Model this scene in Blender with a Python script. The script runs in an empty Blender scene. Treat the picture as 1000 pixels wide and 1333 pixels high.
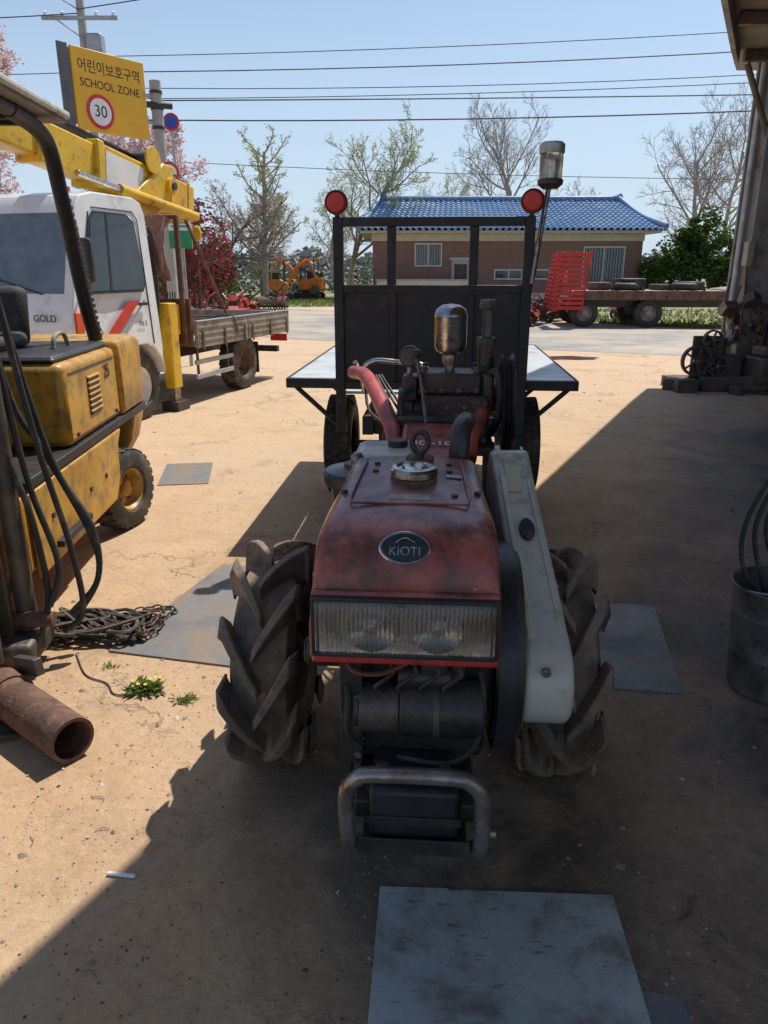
import bpy, bmesh, math, random
from mathutils import Vector, Matrix, Euler, noise
R=math.radians
scene=bpy.context.scene
random.seed(7)

# ---------------------------------------------------------------- materials
def M(name,c1,c2=None,sc=6,rough=.55,metal=0,bump=.15,bsc=60,dirt=None,damt=.4,dsc=2.5,scr=None,scrt=.66,trans=0,coat=0,rv=.12,spec=.5,dust=None,dustamt=.5):
    m=bpy.data.materials.new(name); m.use_nodes=True
    nt=m.node_tree; N=nt.nodes; L=nt.links
    b=N['Principled BSDF']
    tc=N.new('ShaderNodeTexCoord')
    def noi(s,d=4,ro=.6,vec=None):
        n=N.new('ShaderNodeTexNoise'); n.inputs['Scale'].default_value=s; n.inputs['Detail'].default_value=d
        n.inputs['Roughness'].default_value=ro
        L.new(vec if vec else tc.outputs['Object'],n.inputs['Vector']); return n
    def ramp(src,a,bb,c=0,d=1):
        r=N.new('ShaderNodeMapRange'); r.inputs['From Min'].default_value=a; r.inputs['From Max'].default_value=bb
        r.inputs['To Min'].default_value=c; r.inputs['To Max'].default_value=d
        L.new(src,r.inputs['Value']); return r.outputs['Result']
    def mix(f,a,bb):
        x=N.new('ShaderNodeMixRGB')
        L.new(f,x.inputs['Fac'])
        for k,v in (('Color1',a),('Color2',bb)):
            if isinstance(v,tuple): x.inputs[k].default_value=(v[0],v[1],v[2],1)
            else: L.new(v,x.inputs[k])
        return x.outputs['Color']
    if c2 is None: c2=tuple(x*.7 for x in c1)
    n1=noi(sc,5)
    col=mix(ramp(n1.outputs['Fac'],.35,.65),c1,c2)
    if dust:   # dust lying on upward faces
        g=N.new('ShaderNodeNewGeometry'); sp=N.new('ShaderNodeSeparateXYZ'); L.new(g.outputs['Normal'],sp.inputs[0])
        n4=noi(14,6,.75)
        mu=N.new('ShaderNodeMath'); mu.operation='MULTIPLY'; L.new(ramp(sp.outputs['Z'],.1,1,.15,1),mu.inputs[0]); L.new(ramp(n4.outputs['Fac'],.3,.7,.1*dustamt,dustamt*1.3),mu.inputs[1])
        col=mix(mu.outputs[0],col,dust)
    if scr:
        mp=N.new('ShaderNodeMapping'); mp.inputs['Scale'].default_value=(3,14,5); mp.inputs['Rotation'].default_value=(.3,.5,.8)
        L.new(tc.outputs['Object'],mp.inputs['Vector'])
        ns=noi(6,7,.7,mp.outputs['Vector'])
        col=mix(ramp(ns.outputs['Fac'],scrt,scrt+.05),col,scr)
    if dirt:
        n2=noi(dsc,7,.72)
        t=.62-damt*.3
        col=mix(ramp(n2.outputs['Fac'],t,t+.16),col,dirt)
    L.new(col,b.inputs['Base Color'])
    L.new(ramp(n1.outputs['Fac'],.3,.7,max(.03,rough-rv),min(1,rough+rv)),b.inputs['Roughness'])
    b.inputs['Metallic'].default_value=metal
    b.inputs['Transmission Weight'].default_value=trans
    b.inputs['Coat Weight'].default_value=coat
    b.inputs['Specular IOR Level'].default_value=spec
    if bump>0:
        n3=noi(bsc,4)
        bp=N.new('ShaderNodeBump'); bp.inputs['Strength'].default_value=bump; bp.inputs['Distance'].default_value=.01
        L.new(n3.outputs['Fac'],bp.inputs['Height']); L.new(bp.outputs['Normal'],b.inputs['Normal'])
    return m
def LM(name,c1,c2,sc=2,tr=.45):
    m=bpy.data.materials.new(name); m.use_nodes=True; nt=m.node_tree;N=nt.nodes;L=nt.links; N.remove(N['Principled BSDF'])
    tc=N.new('ShaderNodeTexCoord'); n=N.new('ShaderNodeTexNoise'); n.inputs['Scale'].default_value=sc; n.inputs['Detail'].default_value=3; L.new(tc.outputs['Object'],n.inputs['Vector'])
    r=N.new('ShaderNodeMapRange'); r.inputs['From Min'].default_value=.38; r.inputs['From Max'].default_value=.62; L.new(n.outputs['Fac'],r.inputs['Value'])
    x=N.new('ShaderNodeMixRGB'); x.inputs['Color1'].default_value=(*c1,1); x.inputs['Color2'].default_value=(*c2,1); L.new(r.outputs['Result'],x.inputs['Fac'])
    d=N.new('ShaderNodeBsdfDiffuse'); t=N.new('ShaderNodeBsdfTranslucent'); s=N.new('ShaderNodeMixShader'); s.inputs[0].default_value=tr
    L.new(x.outputs[0],d.inputs['Color']); L.new(x.outputs[0],t.inputs['Color']); L.new(d.outputs[0],s.inputs[1]); L.new(t.outputs[0],s.inputs[2]); L.new(s.outputs[0],N['Material Output'].inputs['Surface'])
    return m

RUST=(.12,.055,.03); MUD=(.2,.14,.09); DUST=(.34,.25,.17)
m_red=M('red_paint',(.38,.052,.034),(.27,.042,.03),sc=4,rough=.28,bump=.14,bsc=22,dirt=(.12,.05,.038),damt=.62,dsc=8,scr=(.62,.42,.34),scrt=.635,dust=(.50,.32,.25),dustamt=.5)
m_red2=M('red_frame_paint',(.55,.042,.03),(.40,.034,.025),rough=.40,dirt=(.12,.055,.04),damt=.45,dsc=9,dust=(.48,.24,.18),dustamt=.35)
m_beige=M('beige_paint',(.62,.58,.47),(.53,.49,.39),sc=4,rough=.32,bump=.05,dirt=(.28,.23,.16),damt=.38,dsc=9,scr=(.22,.17,.12),scrt=.67,dust=(.58,.51,.40),dustamt=.3)
m_blk=M('greasy_black_metal',(.016,.015,.014),(.036,.031,.027),sc=9,rough=.42,bump=.3,dirt=(.085,.06,.043),damt=.33,dsc=8,dust=(.22,.165,.115),dustamt=.3)
m_cast=M('cast_metal',(.14,.13,.115),(.075,.065,.055),sc=12,rough=.5,metal=.4,bump=.4,dirt=(.10,.065,.045),damt=.6,dsc=9)
m_steel=M('worn_steel',(.38,.35,.32),(.24,.20,.17),sc=12,rough=.35,metal=.7,bump=.2,dirt=(.15,.085,.055),damt=.5,dsc=11)
m_chrome=M('dull_chrome',(.64,.62,.58),(.44,.40,.36),sc=20,rough=.22,metal=1,bump=.1,dirt=(.24,.15,.095),damt=.35,dsc=30)
m_rub=M('rubber_dusty',(.068,.056,.045),(.14,.105,.075),sc=9,rough=.8,bump=.5,bsc=40,dirt=(.26,.19,.13),damt=.6,dsc=7,dust=(.38,.28,.19),dustamt=.6)
m_rubd=M('rubber_black',(.02,.02,.02),(.04,.036,.03),sc=8,rough=.65,bump=.25,dirt=(.12,.09,.06),damt=.3,dsc=9)
m_rubt=M('rubber_tyre_grey',(.04,.037,.033),(.075,.064,.052),sc=8,rough=.75,bump=.25,dirt=(.18,.14,.10),damt=.4,dsc=9)
m_plast=M('black_plastic',(.02,.02,.021),(.035,.035,.035),rough=.45,bump=.1)
m_rust=M('rusty_steel',(.16,.08,.05),(.085,.048,.034),sc=9,rough=.75,bump=.6,dirt=(.24,.12,.07),damt=.45,dsc=14)
m_yel=M('forklift_yellow',(.64,.33,.022),(.50,.245,.02),sc=3,rough=.40,bump=.06,dirt=(.27,.155,.045),damt=.5,dsc=9,scr=(.09,.055,.03),scrt=.62,dust=(.48,.36,.2),dustamt=.4)
m_yel2=M('crane_yellow',(.80,.49,.015),(.68,.40,.015),sc=3,rough=.4,bump=.05,dirt=(.25,.16,.06),damt=.3,dsc=8,scr=(.15,.09,.04),scrt=.66)
m_white=M('white_paint',(.80,.80,.79),(.73,.73,.72),sc=3,rough=.3,bump=.02,dirt=(.5,.45,.4),damt=.25,dsc=4,coat=.3)
m_glass=M('dark_glass',(.02,.025,.03),(.03,.035,.04),rough=.06,bump=0,rv=.03,spec=.8)
m_wsh=M('windshield_glass',(.16,.20,.22),(.11,.14,.16),rough=.08,bump=0,rv=.03,spec=1.0)
m_clear=M('lamp_lens',(.80,.77,.70),(.68,.63,.55),sc=14,rough=.14,bump=.05,trans=.85,dirt=(.36,.28,.2),damt=.42,dsc=12)
m_refl=M('reflector',(.66,.64,.59),(.48,.45,.4),sc=30,rough=.25,metal=1,bump=.1)
m_orange=M('orange_lens',(.8,.12,.02),(.6,.08,.02),rough=.25,bump=.05)
m_redl=M('red_reflector',(.72,.05,.025),(.6,.035,.02),rough=.35,bump=.2,bsc=90)
m_ramp=M('ramp_red',(.60,.035,.025),(.45,.03,.022),sc=2,rough=.6,bump=.1,dirt=(.3,.06,.04),damt=.35,dsc=4)
m_deck=M('deck_sheet',(.60,.61,.60),(.48,.49,.48),sc=3,rough=.42,metal=.1,bump=.1,bsc=12,dirt=(.31,.27,.22),damt=.38,dsc=4)
m_plate=M('floor_plate',(.47,.49,.45),(.37,.385,.36),sc=5,rough=.45,bump=.25,bsc=25,dirt=(.23,.19,.14),damt=.42,dsc=5,scr=(.19,.16,.13),scrt=.60)
m_plate2=M('dark_floor_plate',(.22,.22,.215),(.15,.15,.145),sc=4,rough=.5,metal=.1,bump=.25,bsc=25,dirt=(.27,.20,.14),damt=.6,dsc=5,scr=(.34,.3,.25),scrt=.62)
m_galv=M('galvanised',(.42,.43,.44),(.34,.35,.36),sc=6,rough=.45,metal=.5,bump=.05,dirt=(.3,.27,.24),damt=.3)
m_conc=M('concrete_pole',(.4,.39,.37),(.33,.32,.3),rough=.85,bump=.3)
m_signy=M('sign_yellow',(.80,.44,.01),(.74,.40,.01),sc=2,rough=.4,bump=.02,dirt=(.5,.28,.02),damt=.2)
m_signk=M('sign_black',(.02,.02,.02),rough=.5,bump=0)
m_signw=M('sign_white',(.8,.8,.8),(.76,.76,.75),rough=.4,bump=0)
m_signr=M('sign_red',(.65,.02,.02),rough=.4,bump=0)
m_signb=M('sign_blue',(.03,.08,.45),rough=.4,bump=0)
m_signg=M('sign_green',(.02,.3,.12),rough=.4,bump=0)
m_wood=M('weathered_board',(.36,.31,.25),(.24,.21,.17),sc=5,rough=.75,bump=.4,bsc=20,dirt=(.15,.11,.08),damt=.4)
m_bark=M('bark',(.20,.16,.13),(.13,.11,.09),sc=8,rough=.9,bump=0)
m_barkl=M('bark_pale',(.38,.33,.28),(.27,.24,.20),sc=8,rough=.9,bump=0)
m_leafg=LM('young_leaf',(.50,.52,.20),(.38,.42,.15))
m_leafd=LM('evergreen_leaf',(.045,.09,.02),(.07,.12,.03),1.2,.3)
m_leafd2=LM('evergreen_leaf_light',(.11,.17,.035),(.07,.12,.03),1.2,.4)
m_pink=LM('cherry_blossom',(.78,.60,.61),(.66,.48,.47),1,.4)
m_plum=LM('plum_blossom',(.48,.35,.32),(.38,.29,.25),1,.4)
m_mag=LM('red_blossom',(.42,.06,.12),(.26,.05,.07),2,.35)
m_exc=M('excavator_orange',(.75,.22,.02),(.6,.16,.02),rough=.45,bump=.05,dirt=MUD,damt=.3)
m_grass=LM('grass_blades',(.14,.19,.045),(.26,.27,.11),.6,.4)
m_flow=M('yellow_flower',(.8,.62,.02),rough=.6,bump=0)
m_dist=M('distant_foliage',(.26,.28,.24),(.34,.31,.28),sc=.15,rough=.9,bump=0)  # distance haze is mixed into this foliage colour
m_rope=M('rope_hemp',(.16,.13,.10),(.08,.065,.05),sc=20,rough=.9,bump=.4)
m_chain=M('chain_steel',(.07,.055,.045),(.12,.085,.06),sc=14,rough=.6,metal=.4,bump=.3,dirt=(.16,.09,.055),damt=.4,dsc=12)

# ---------------------------------------------------------------- mesh helpers
def empty(name,loc=(0,0,0),rz=0,parent=None):
    o=bpy.data.objects.new(name,None); scene.collection.objects.link(o)
    o.location=loc; o.rotation_euler=(0,0,rz); o.empty_display_size=.1
    if parent: o.parent=parent
    return o
def add(name,verts,faces,mat,parent=None,bevel=0,loc=(0,0,0),rot=(0,0,0),smooth=True,ang=35,fix=True,seg=2):
    me=bpy.data.meshes.new(name); me.from_pydata([tuple(v) for v in verts],[],faces)
    me.materials.append(mat)
    if fix:
        bm=bmesh.new(); bm.from_mesh(me); bmesh.ops.remove_doubles(bm,verts=bm.verts,dist=1e-5)
        bmesh.ops.recalc_face_normals(bm,faces=bm.faces); bm.to_mesh(me); bm.free()
    if smooth:
        me.polygons.foreach_set('use_smooth',[True]*len(me.polygons)); me.set_sharp_from_angle(angle=R(ang))
    o=bpy.data.objects.new(name,me); scene.collection.objects.link(o)
    o.location=loc; o.rotation_euler=rot
    if parent: o.parent=parent
    if bevel>0:
        bv=o.modifiers.new('bevel','BEVEL'); bv.width=bevel; bv.segments=seg; bv.limit_method='ANGLE'; bv.angle_limit=R(35)
    return o
def addm(name,V,F,mat,parent=None,bevel=0,smooth=False,midx=None):
    me=bpy.data.meshes.new(name); me.from_pydata([tuple(v) for v in V],[],F)
    for mm in (mat if isinstance(mat,(list,tuple)) else [mat]): me.materials.append(mm)
    if midx: me.polygons.foreach_set('material_index',midx)
    bm=bmesh.new(); bm.from_mesh(me); bmesh.ops.recalc_face_normals(bm,faces=bm.faces); bm.to_mesh(me); bm.free()
    if smooth:
        me.polygons.foreach_set('use_smooth',[True]*len(me.polygons)); me.set_sharp_from_angle(angle=R(40))
    o=bpy.data.objects.new(name,me); scene.collection.objects.link(o)
    if parent: o.parent=parent
    if bevel>0:
        bv=o.modifiers.new('bevel','BEVEL'); bv.width=bevel; bv.segments=2; bv.limit_method='ANGLE'; bv.angle_limit=R(35)
    return o
def multi(name,geoms,mat,parent=None,bevel=0,**k):
    V=[];F=[]
    for v,f in geoms:
        o=len(V); V+=list(v); F+=[tuple(i+o for i in q) for q in f]
    return addm(name,V,F,mat,parent,bevel,**k)
def boxg(c,s,rot=(0,0,0)):
    e=Euler(rot).to_matrix(); hx,hy,hz=s[0]/2,s[1]/2,s[2]/2
    v=[Vector(c)+e@Vector((x*hx,y*hy,z*hz)) for x in(-1,1) for y in(-1,1) for z in(-1,1)]
    f=[(0,1,3,2),(4,6,7,5),(0,4,5,1),(2,3,7,6),(0,2,6,4),(1,5,7,3)]
    return v,f
def box(name,c,s,mat,parent=None,rot=(0,0,0),bevel=.004):
    v,f=boxg(c,s,rot); return add(name,v,f,mat,parent,bevel)
def bx(name,x0,x1,y0,y1,z0,z1,mat,parent=None,bevel=.004):
    return box(name,((x0+x1)/2,(y0+y1)/2,(z0+z1)/2),(abs(x1-x0),abs(y1-y0),abs(z1-z0)),mat,parent,bevel=bevel)
def frame(d):
    d=d.normalized(); a=Vector((0,0,1)) if abs(d.z)<.9 else Vector((1,0,0))
    u=d.cross(a).normalized(); return u,d.cross(u).normalized()
def cylg(p1,p2,r1,r2=None,seg=20):
    p1=Vector(p1);p2=Vector(p2); r2=r1 if r2 is None else r2
    u,w=frame(p2-p1); V=[];F=[]
    for p,r in((p1,r1),(p2,r2)):
        for k in range(seg):
            a=2*math.pi*k/seg; V.append(p+u*r*math.cos(a)+w*r*math.sin(a))
    for k in range(seg):
        F.append((k,(k+1)%seg,seg+(k+1)%seg,seg+k))
    F.append(tuple(range(seg))); F.append(tuple(range(2*seg-1,seg-1,-1)))
    return V,F
def cyl(name,p1,p2,r,mat,parent=None,r2=None,seg=24,bevel=.003):
    v,f=cylg(p1,p2,r,r2,seg); return add(name,v,f,mat,parent,bevel)
def catmull(P,sub):
    P=[Vector(p) for p in P]
    if sub<=1 or len(P)<3: return P
    Q=[P[0]*2-P[1]]+P+[P[-1]*2-P[-2]]; out=[]
    for i in range(1,len(Q)-2):
        a,b,c,d=Q[i-1],Q[i],Q[i+1],Q[i+2]
        for s in range(sub):
            t=s/sub
            out.append(.5*((2*b)+(c-a)*t+(2*a-5*b+4*c-d)*t*t+(3*b-a-3*c+d)*t**3))
    out.append(P[-1]); return out
def tubeg(P,r,seg=8,sub=5,closed=False):
    P=catmull(P,sub); V=[];F=[]; n=len(P); u=None
    for i,p in enumerate(P):
        d=(P[min(i+1,n-1)]-P[max(i-1,0)])
        if closed: d=P[(i+1)%n]-P[(i-1)%n]
        d=d.normalized()
        if u is None: u,_=frame(d)
        u=(u-d*u.dot(d)).normalized(); w=d.cross(u)
        rr=r[0]+(r[1]-r[0])*i/(n-1) if isinstance(r,tuple) else r
        for k in range(seg):
            a=2*math.pi*k/seg; V.append(p+u*rr*math.cos(a)+w*rr*math.sin(a))
    m=n if closed else n-1
    for i in range(m):
        j=(i+1)%n
        for k in range(seg): F.append((i*seg+k,i*seg+(k+1)%seg,j*seg+(k+1)%seg,j*seg+k))
    if not closed: F.append(tuple(range(seg-1,-1,-1))); F.append(tuple(range((n-1)*seg,n*seg)))
    return V,F
def tube(name,P,r,mat,parent=None,seg=10,sub=5,closed=False):
    v,f=tubeg(P,r,seg,sub,closed); return add(name,v,f,mat,parent,fix=False,ang=50)
def lathe(name,prof,c,mat,parent=None,axis='Z',seg=36,rot=(0,0,0),ang=35):
    V=[];F=[]
    for r,h in prof:
        for k in range(seg):
            a=2*math.pi*k/seg; x,y=r*math.cos(a),r*math.sin(a)
            V.append({'Z':(x,y,h),'X':(h,x,y),'Y':(x,h,y)}[axis])
    for i in range(len(prof)-1):
        for k in range(seg): F.append((i*seg+k,i*seg+(k+1)%seg,(i+1)*seg+(k+1)%seg,(i+1)*seg+k))
    return add(name,V,F,mat,parent,loc=c,rot=rot,ang=ang)
def prism(name,poly,plane,a,b,mat,parent=None,bevel=.004,fn=None,seg=2):
    n=len(poly); V=[]
    for h in(a,b):
        for p,q in poly:
            V.append({'yz':(h,p,q),'xz':(p,h,q),'xy':(p,q,h)}[plane])
    if fn: V=[fn(*v) for v in V]
    F=[tuple(range(n)),tuple(range(2*n-1,n-1,-1))]+[(k,(k+1)%n,n+(k+1)%n,n+k) for k in range(n)]
    return add(name,V,F,mat,parent,bevel,seg=seg)
def loft(name,rings,mat,parent=None,bevel=0,ang=35,cap=True):
    n=len(rings[0]); V=[p for r in rings for p in r]; F=[]
    for i in range(len(rings)-1):
        for k in range(n): F.append((i*n+k,i*n+(k+1)%n,(i+1)*n+(k+1)%n,(i+1)*n+k))
    if cap: F.append(tuple(range(n))); F.append(tuple(range(len(V)-1,len(V)-n-1,-1)))
    return add(name,V,F,mat,parent,bevel,ang=ang)
def text(name,s,size,mat,parent,loc,rot,ext=.001,sx=1):
    cu=bpy.data.curves.new(name,'FONT'); cu.body=s; cu.size=size; cu.align_x='CENTER'; cu.align_y='CENTER'; cu.extrude=ext
    o=bpy.data.objects.new(name+'_tmp',cu); scene.collection.objects.link(o)
    dg=bpy.context.evaluated_depsgraph_get(); me=bpy.data.meshes.new_from_object(o.evaluated_get(dg))
    bpy.data.objects.remove(o); me.materials.clear(); me.materials.append(mat)
    for v in me.vertices: v.co.x*=sx
    q=bpy.data.objects.new(name,me); scene.collection.objects.link(q); q.parent=parent; q.location=loc; q.rotation_euler=rot
    return q
def wheel(pre,parent,c,Rr,w,rub,rim,side=1,steer=0,nblk=36,rimr=.56,dish=.03):
    e=empty(pre,c,steer,parent); h=w/2; ri=Rr*rimr
    lathe('tyre',[(ri,-h*.8),(ri*1.12,-h),(Rr*.85,-h*1.02),(Rr*.955,-h*.86),(Rr*.975,-h*.4),(Rr*.975,h*.4),(Rr*.955,h*.86),(Rr*.85,h*1.02),(ri*1.12,h),(ri,h*.8)],(0,0,0),rub,e,'X',44)
    g=[]
    for k in range(nblk):
        a=2*math.pi*k/nblk
        for x,o in((-.62,0),(0,.5),(.62,0)):
            aa=a+o*2*math.pi/nblk
            g.append(boxg((x*h,Rr*.975*math.cos(aa),Rr*.975*math.sin(aa)),(h*.5,2*math.pi*Rr/nblk*.62,Rr*.05),(aa-math.pi/2,0,0)))
    multi('tread_blocks',g,rub,e)
    s=side
    lathe('rim',[(ri,s*h*.85),(ri*.96,s*h*.8),(ri*.88,s*h*.45),(ri*.8,s*h*.2),(ri*.5,s*(h*.2+dish)),(ri*.42,s*(h*.2+dish)),(ri*.38,s*(h*.5+dish)),(ri*.3,s*(h*.55+dish)),(0,s*(h*.55+dish))],(0,0,0),rim,e,'X',32)
    g=[]
    for k in range(6):
        a=2*math.pi*k/6; y,z=ri*.58*math.cos(a),ri*.58*math.sin(a)
        g.append(cylg((s*h*.2,y,z),(s*(h*.2+dish+.012),y,z),.011,seg=6))
    multi('wheel_nuts',g,m_steel,e); return e

# ---------------------------------------------------------------- ground
def ground_mat():
    m=bpy.data.materials.new('yard_ground'); m.use_nodes=True; nt=m.node_tree;N=nt.nodes;L=nt.links;b=N['Principled BSDF']
    tc=N.new('ShaderNodeTexCoord')
    def noi(s,d,ro=.6,dist=0):
        n=N.new('ShaderNodeTexNoise'); n.inputs['Scale'].default_value=s;n.inputs['Detail'].default_value=d;n.inputs['Roughness'].default_value=ro; n.inputs['Distortion'].default_value=dist
        L.new(tc.outputs['Object'],n.inputs['Vector']); return n.outputs['Fac']
    def mr(src,a,bb,c=0,d=1):
        r=N.new('ShaderNodeMapRange')
        for k,v in zip(('From Min','From Max','To Min','To Max'),(a,bb,c,d)): r.inputs[k].default_value=v
        L.new(src,r.inputs['Value']); return r.outputs['Result']
    def mix(f,a,bb,t='MIX'):
        x=N.new('ShaderNodeMixRGB'); x.blend_type=t
        L.new(f,x.inputs['Fac'])
        for k,v in(('Color1',a),('Color2',bb)):
            if isinstance(v,tuple): x.inputs[k].default_value=(*v,1)
            else: L.new(v,x.inputs[k])
        return x.outputs['Color']
    def ma(op,a,bb):
        x=N.new('ShaderNodeMath'); x.operation=op
        for i,v in enumerate((a,bb)):
            if isinstance(v,(int,float)): x.inputs[i].default_value=v
            else: L.new(v,x.inputs[i])
        return x.outputs[0]
    big=noi(.35,5,.65,.5); mid=noi(2.2,7,.72,.4); fine=noi(32,6,.78); grit=noi(190,2,.7); st=noi(1.1,7,.75,1.0); st2=noi(5,5,.7,.6)
    sp=N.new('ShaderNodeSeparateXYZ'); L.new(tc.outputs['Object'],sp.inputs[0])
    c=mix(mr(mid,.35,.65),(.58,.385,.215),(.44,.275,.15))
    c=mix(mr(big,.42,.66),c,(.52,.37,.235))
    c=mix(mr(sp.outputs['Y'],3.5,9.,0,.5),c,(.62,.455,.29))
    c=mix(mr(fine,.53,.72,0,.5),c,(.68,.50,.32))
    c=mix(mr(fine,.47,.32,0,.5),c,(.28,.175,.10))
    c=mix(mr(grit,.60,.70,0,.4),c,(.17,.115,.075))
    c=mix(mr(grit,.40,.30,0,.25),c,(.70,.54,.38))
    c=mix(mr(st,.56,.69,0,.6),c,(.23,.15,.095))
    c=mix(mr(st2,.60,.70,0,.45),c,(.24,.16,.10))
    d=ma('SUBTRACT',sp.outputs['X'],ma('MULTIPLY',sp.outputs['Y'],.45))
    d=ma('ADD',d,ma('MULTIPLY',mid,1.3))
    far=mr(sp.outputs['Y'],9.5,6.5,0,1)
    shade_mask=ma('MULTIPLY',mr(d,.0,1.2,0,.82),far)  # painted shade: darkens the ground colour on the roof-shadow side
    shade_c=mix(mr(fine,.44,.70),(.125,.088,.062),(.235,.17,.12))
    shade_c=mix(mr(grit,.42,.30,0,.35),shade_c,(.36,.28,.205))
    c=mix(shade_mask,c,shade_c)
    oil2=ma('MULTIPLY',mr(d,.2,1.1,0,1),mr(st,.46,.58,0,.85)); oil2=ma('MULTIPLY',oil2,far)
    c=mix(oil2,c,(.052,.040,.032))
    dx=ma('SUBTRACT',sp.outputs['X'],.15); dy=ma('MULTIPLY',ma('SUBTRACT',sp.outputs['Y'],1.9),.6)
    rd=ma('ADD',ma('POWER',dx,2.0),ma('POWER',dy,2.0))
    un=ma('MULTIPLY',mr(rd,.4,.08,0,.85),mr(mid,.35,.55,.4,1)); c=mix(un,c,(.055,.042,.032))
    vo=N.new('ShaderNodeTexVoronoi'); vo.feature='DISTANCE_TO_EDGE'; vo.inputs['Scale'].default_value=.4
    dist=N.new('ShaderNodeVectorMath'); dist.operation='ADD'
    nn=N.new('ShaderNodeTexNoise'); nn.inputs['Scale'].default_value=2.5; nn.inputs['Detail'].default_value=6; nn.inputs['Roughness'].default_value=.7; L.new(tc.outputs['Object'],nn.inputs['Vector'])
    sc=N.new('ShaderNodeVectorMath'); sc.operation='SCALE'; sc.inputs['Scale'].default_value=1.0; L.new(nn.outputs['Color'],sc.inputs[0])
    L.new(tc.outputs['Object'],dist.inputs[0]); L.new(sc.outputs[0],dist.inputs[1]); L.new(dist.outputs[0],vo.inputs['Vector'])
    crack=ma('MULTIPLY',mr(vo.outputs['Distance'],.008,.0,0,.55),mr(big,.42,.52,0,1))
    c=mix(crack,c,(.12,.08,.055))
    farc=mr(sp.outputs['Y'],40.,60.,0,1)
    c=mix(farc,c,(.20,.21,.13))
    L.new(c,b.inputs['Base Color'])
    L.new(mr(oil2,0,.8,.88,.36),b.inputs['Roughness'])
    h=ma('ADD',ma('MULTIPLY',fine,.7),ma('MULTIPLY',grit,.3)); h=ma('ADD',h,ma('MULTIPLY',mid,2.5)); h=ma('SUBTRACT',h,ma('MULTIPLY',crack,.8)); h=ma('ADD',h,ma('MULTIPLY',st2,1.2))
    bp=N.new('ShaderNodeBump'); bp.inputs['Strength'].default_value=.7; bp.inputs['Distance'].default_value=.012
    L.new(h,bp.inputs['Height']); L.new(bp.outputs['Normal'],b.inputs['Normal'])
    return m
def sheet(name,poly,z,mat): return add(name,[(x,y,z) for x,y in poly],[tuple(range(len(poly)))],mat,smooth=False)
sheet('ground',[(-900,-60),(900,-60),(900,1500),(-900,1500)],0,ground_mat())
m_road=M('asphalt_road',(.33,.31,.28),(.27,.25,.225),sc=1.2,rough=.85,bump=.4,bsc=50,dirt=(.46,.37,.27),damt=.6,dsc=.5)
m_field=M('field_grass',(.15,.19,.065),(.23,.23,.10),sc=.5,rough=.95,bump=.6,bsc=6,dirt=(.30,.24,.16),damt=.4,dsc=.2)
sheet('road',[(-60,31),(-12,24),(-2,16.5),(5.5,13.2),(30,11.5),(60,11),(60,17),(30,17.6),(8,18.6),(3,24),(-3,29.5),(-60,39)],.004,m_road)
sheet('grass_verge',[(-60,39.3),(-3.2,31),(-.5,31.5),(-1.5,60),(-80,60)],.004,m_field)
sheet('grass_verge',[(3.5,25.5),(8.4,19.2),(30,18.2),(60,17.5),(60,36),(3.2,36)],.004,m_field)
sheet('road_marking',[(3,22.6),(3.1,22.9),(8.2,18.1),(30,17.1),(30,16.95),(8.1,17.9)],.008,M('road_paint',(.65,.64,.6),(.45,.42,.38),sc=5,rough=.7,dirt=(.3,.25,.2),damt=.5))
m_water=M('puddle_water',(.10,.08,.065),rough=.12,rv=.04,bump=0,spec=.7)
sheet('puddle',[(3.1+.62*math.cos(a*.42)*(1+.2*math.sin(3*a)),12.9+.28*math.sin(a*.42)*(1+.2*math.cos(2*a))) for a in range(15)],.006,m_water)
V=[];F=[]
for i in range(81):
    x=-500+i*12.5
    h=8+7*noise.noise(Vector((x*.012,3,0)))+5*noise.noise(Vector((x*.03,9,0)))+ (5 if -80<x<60 else 0)
    V+=[(x,430,0),(x,470,max(1,h)),(x,520,max(1,h*.9))]
for i in range(80):
    a=i*3;F+=[(a,a+3,a+4,a+1),(a+1,a+4,a+5,a+2)]
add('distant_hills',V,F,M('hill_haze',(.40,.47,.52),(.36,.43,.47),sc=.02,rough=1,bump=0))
V=[];F=[];MI=[]
def peb(x,y,s):
    o=len(V); a=random.random()*3; sx,sy,sz=s*random.uniform(.6,1.3),s*random.uniform(.6,1.2),s*random.uniform(.3,.7)
    for p in((1,0,0),(0,1,0),(-1,0,0),(0,-1,0),(0,0,1)):
        X,Y,Z=p[0]*sx,p[1]*sy,p[2]*sz
        V.append((x+X*math.cos(a)-Y*math.sin(a),y+X*math.sin(a)+Y*math.cos(a),Z+.0005))
    F.extend([(o,o+1,o+4),(o+1,o+2,o+4),(o+2,o+3,o+4),(o+3,o,o+4)]); MI.extend([random.choice((0,0,0,2)) if random.random()<.95 else 1]*4)
for k in range(9000):
    y=random.uniform(.9,3.2) if k%2 else random.uniform(2,11)
    peb(random.uniform(-.75*y-.3,.75*y+.3),y,random.uniform(.0012,.0045)*(1+(random.random()<.04)*2.0)*(1+y*.08))
addm('gravel',V,F,[M('pebble',(.36,.26,.18),(.22,.165,.12),sc=3,rough=.9,bump=0),M('pebble_pale',(.6,.56,.5),rough=.9,bump=0),M('pebble_dark',(.10,.08,.06),rough=.9,bump=0)],None,0,midx=MI)

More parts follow.
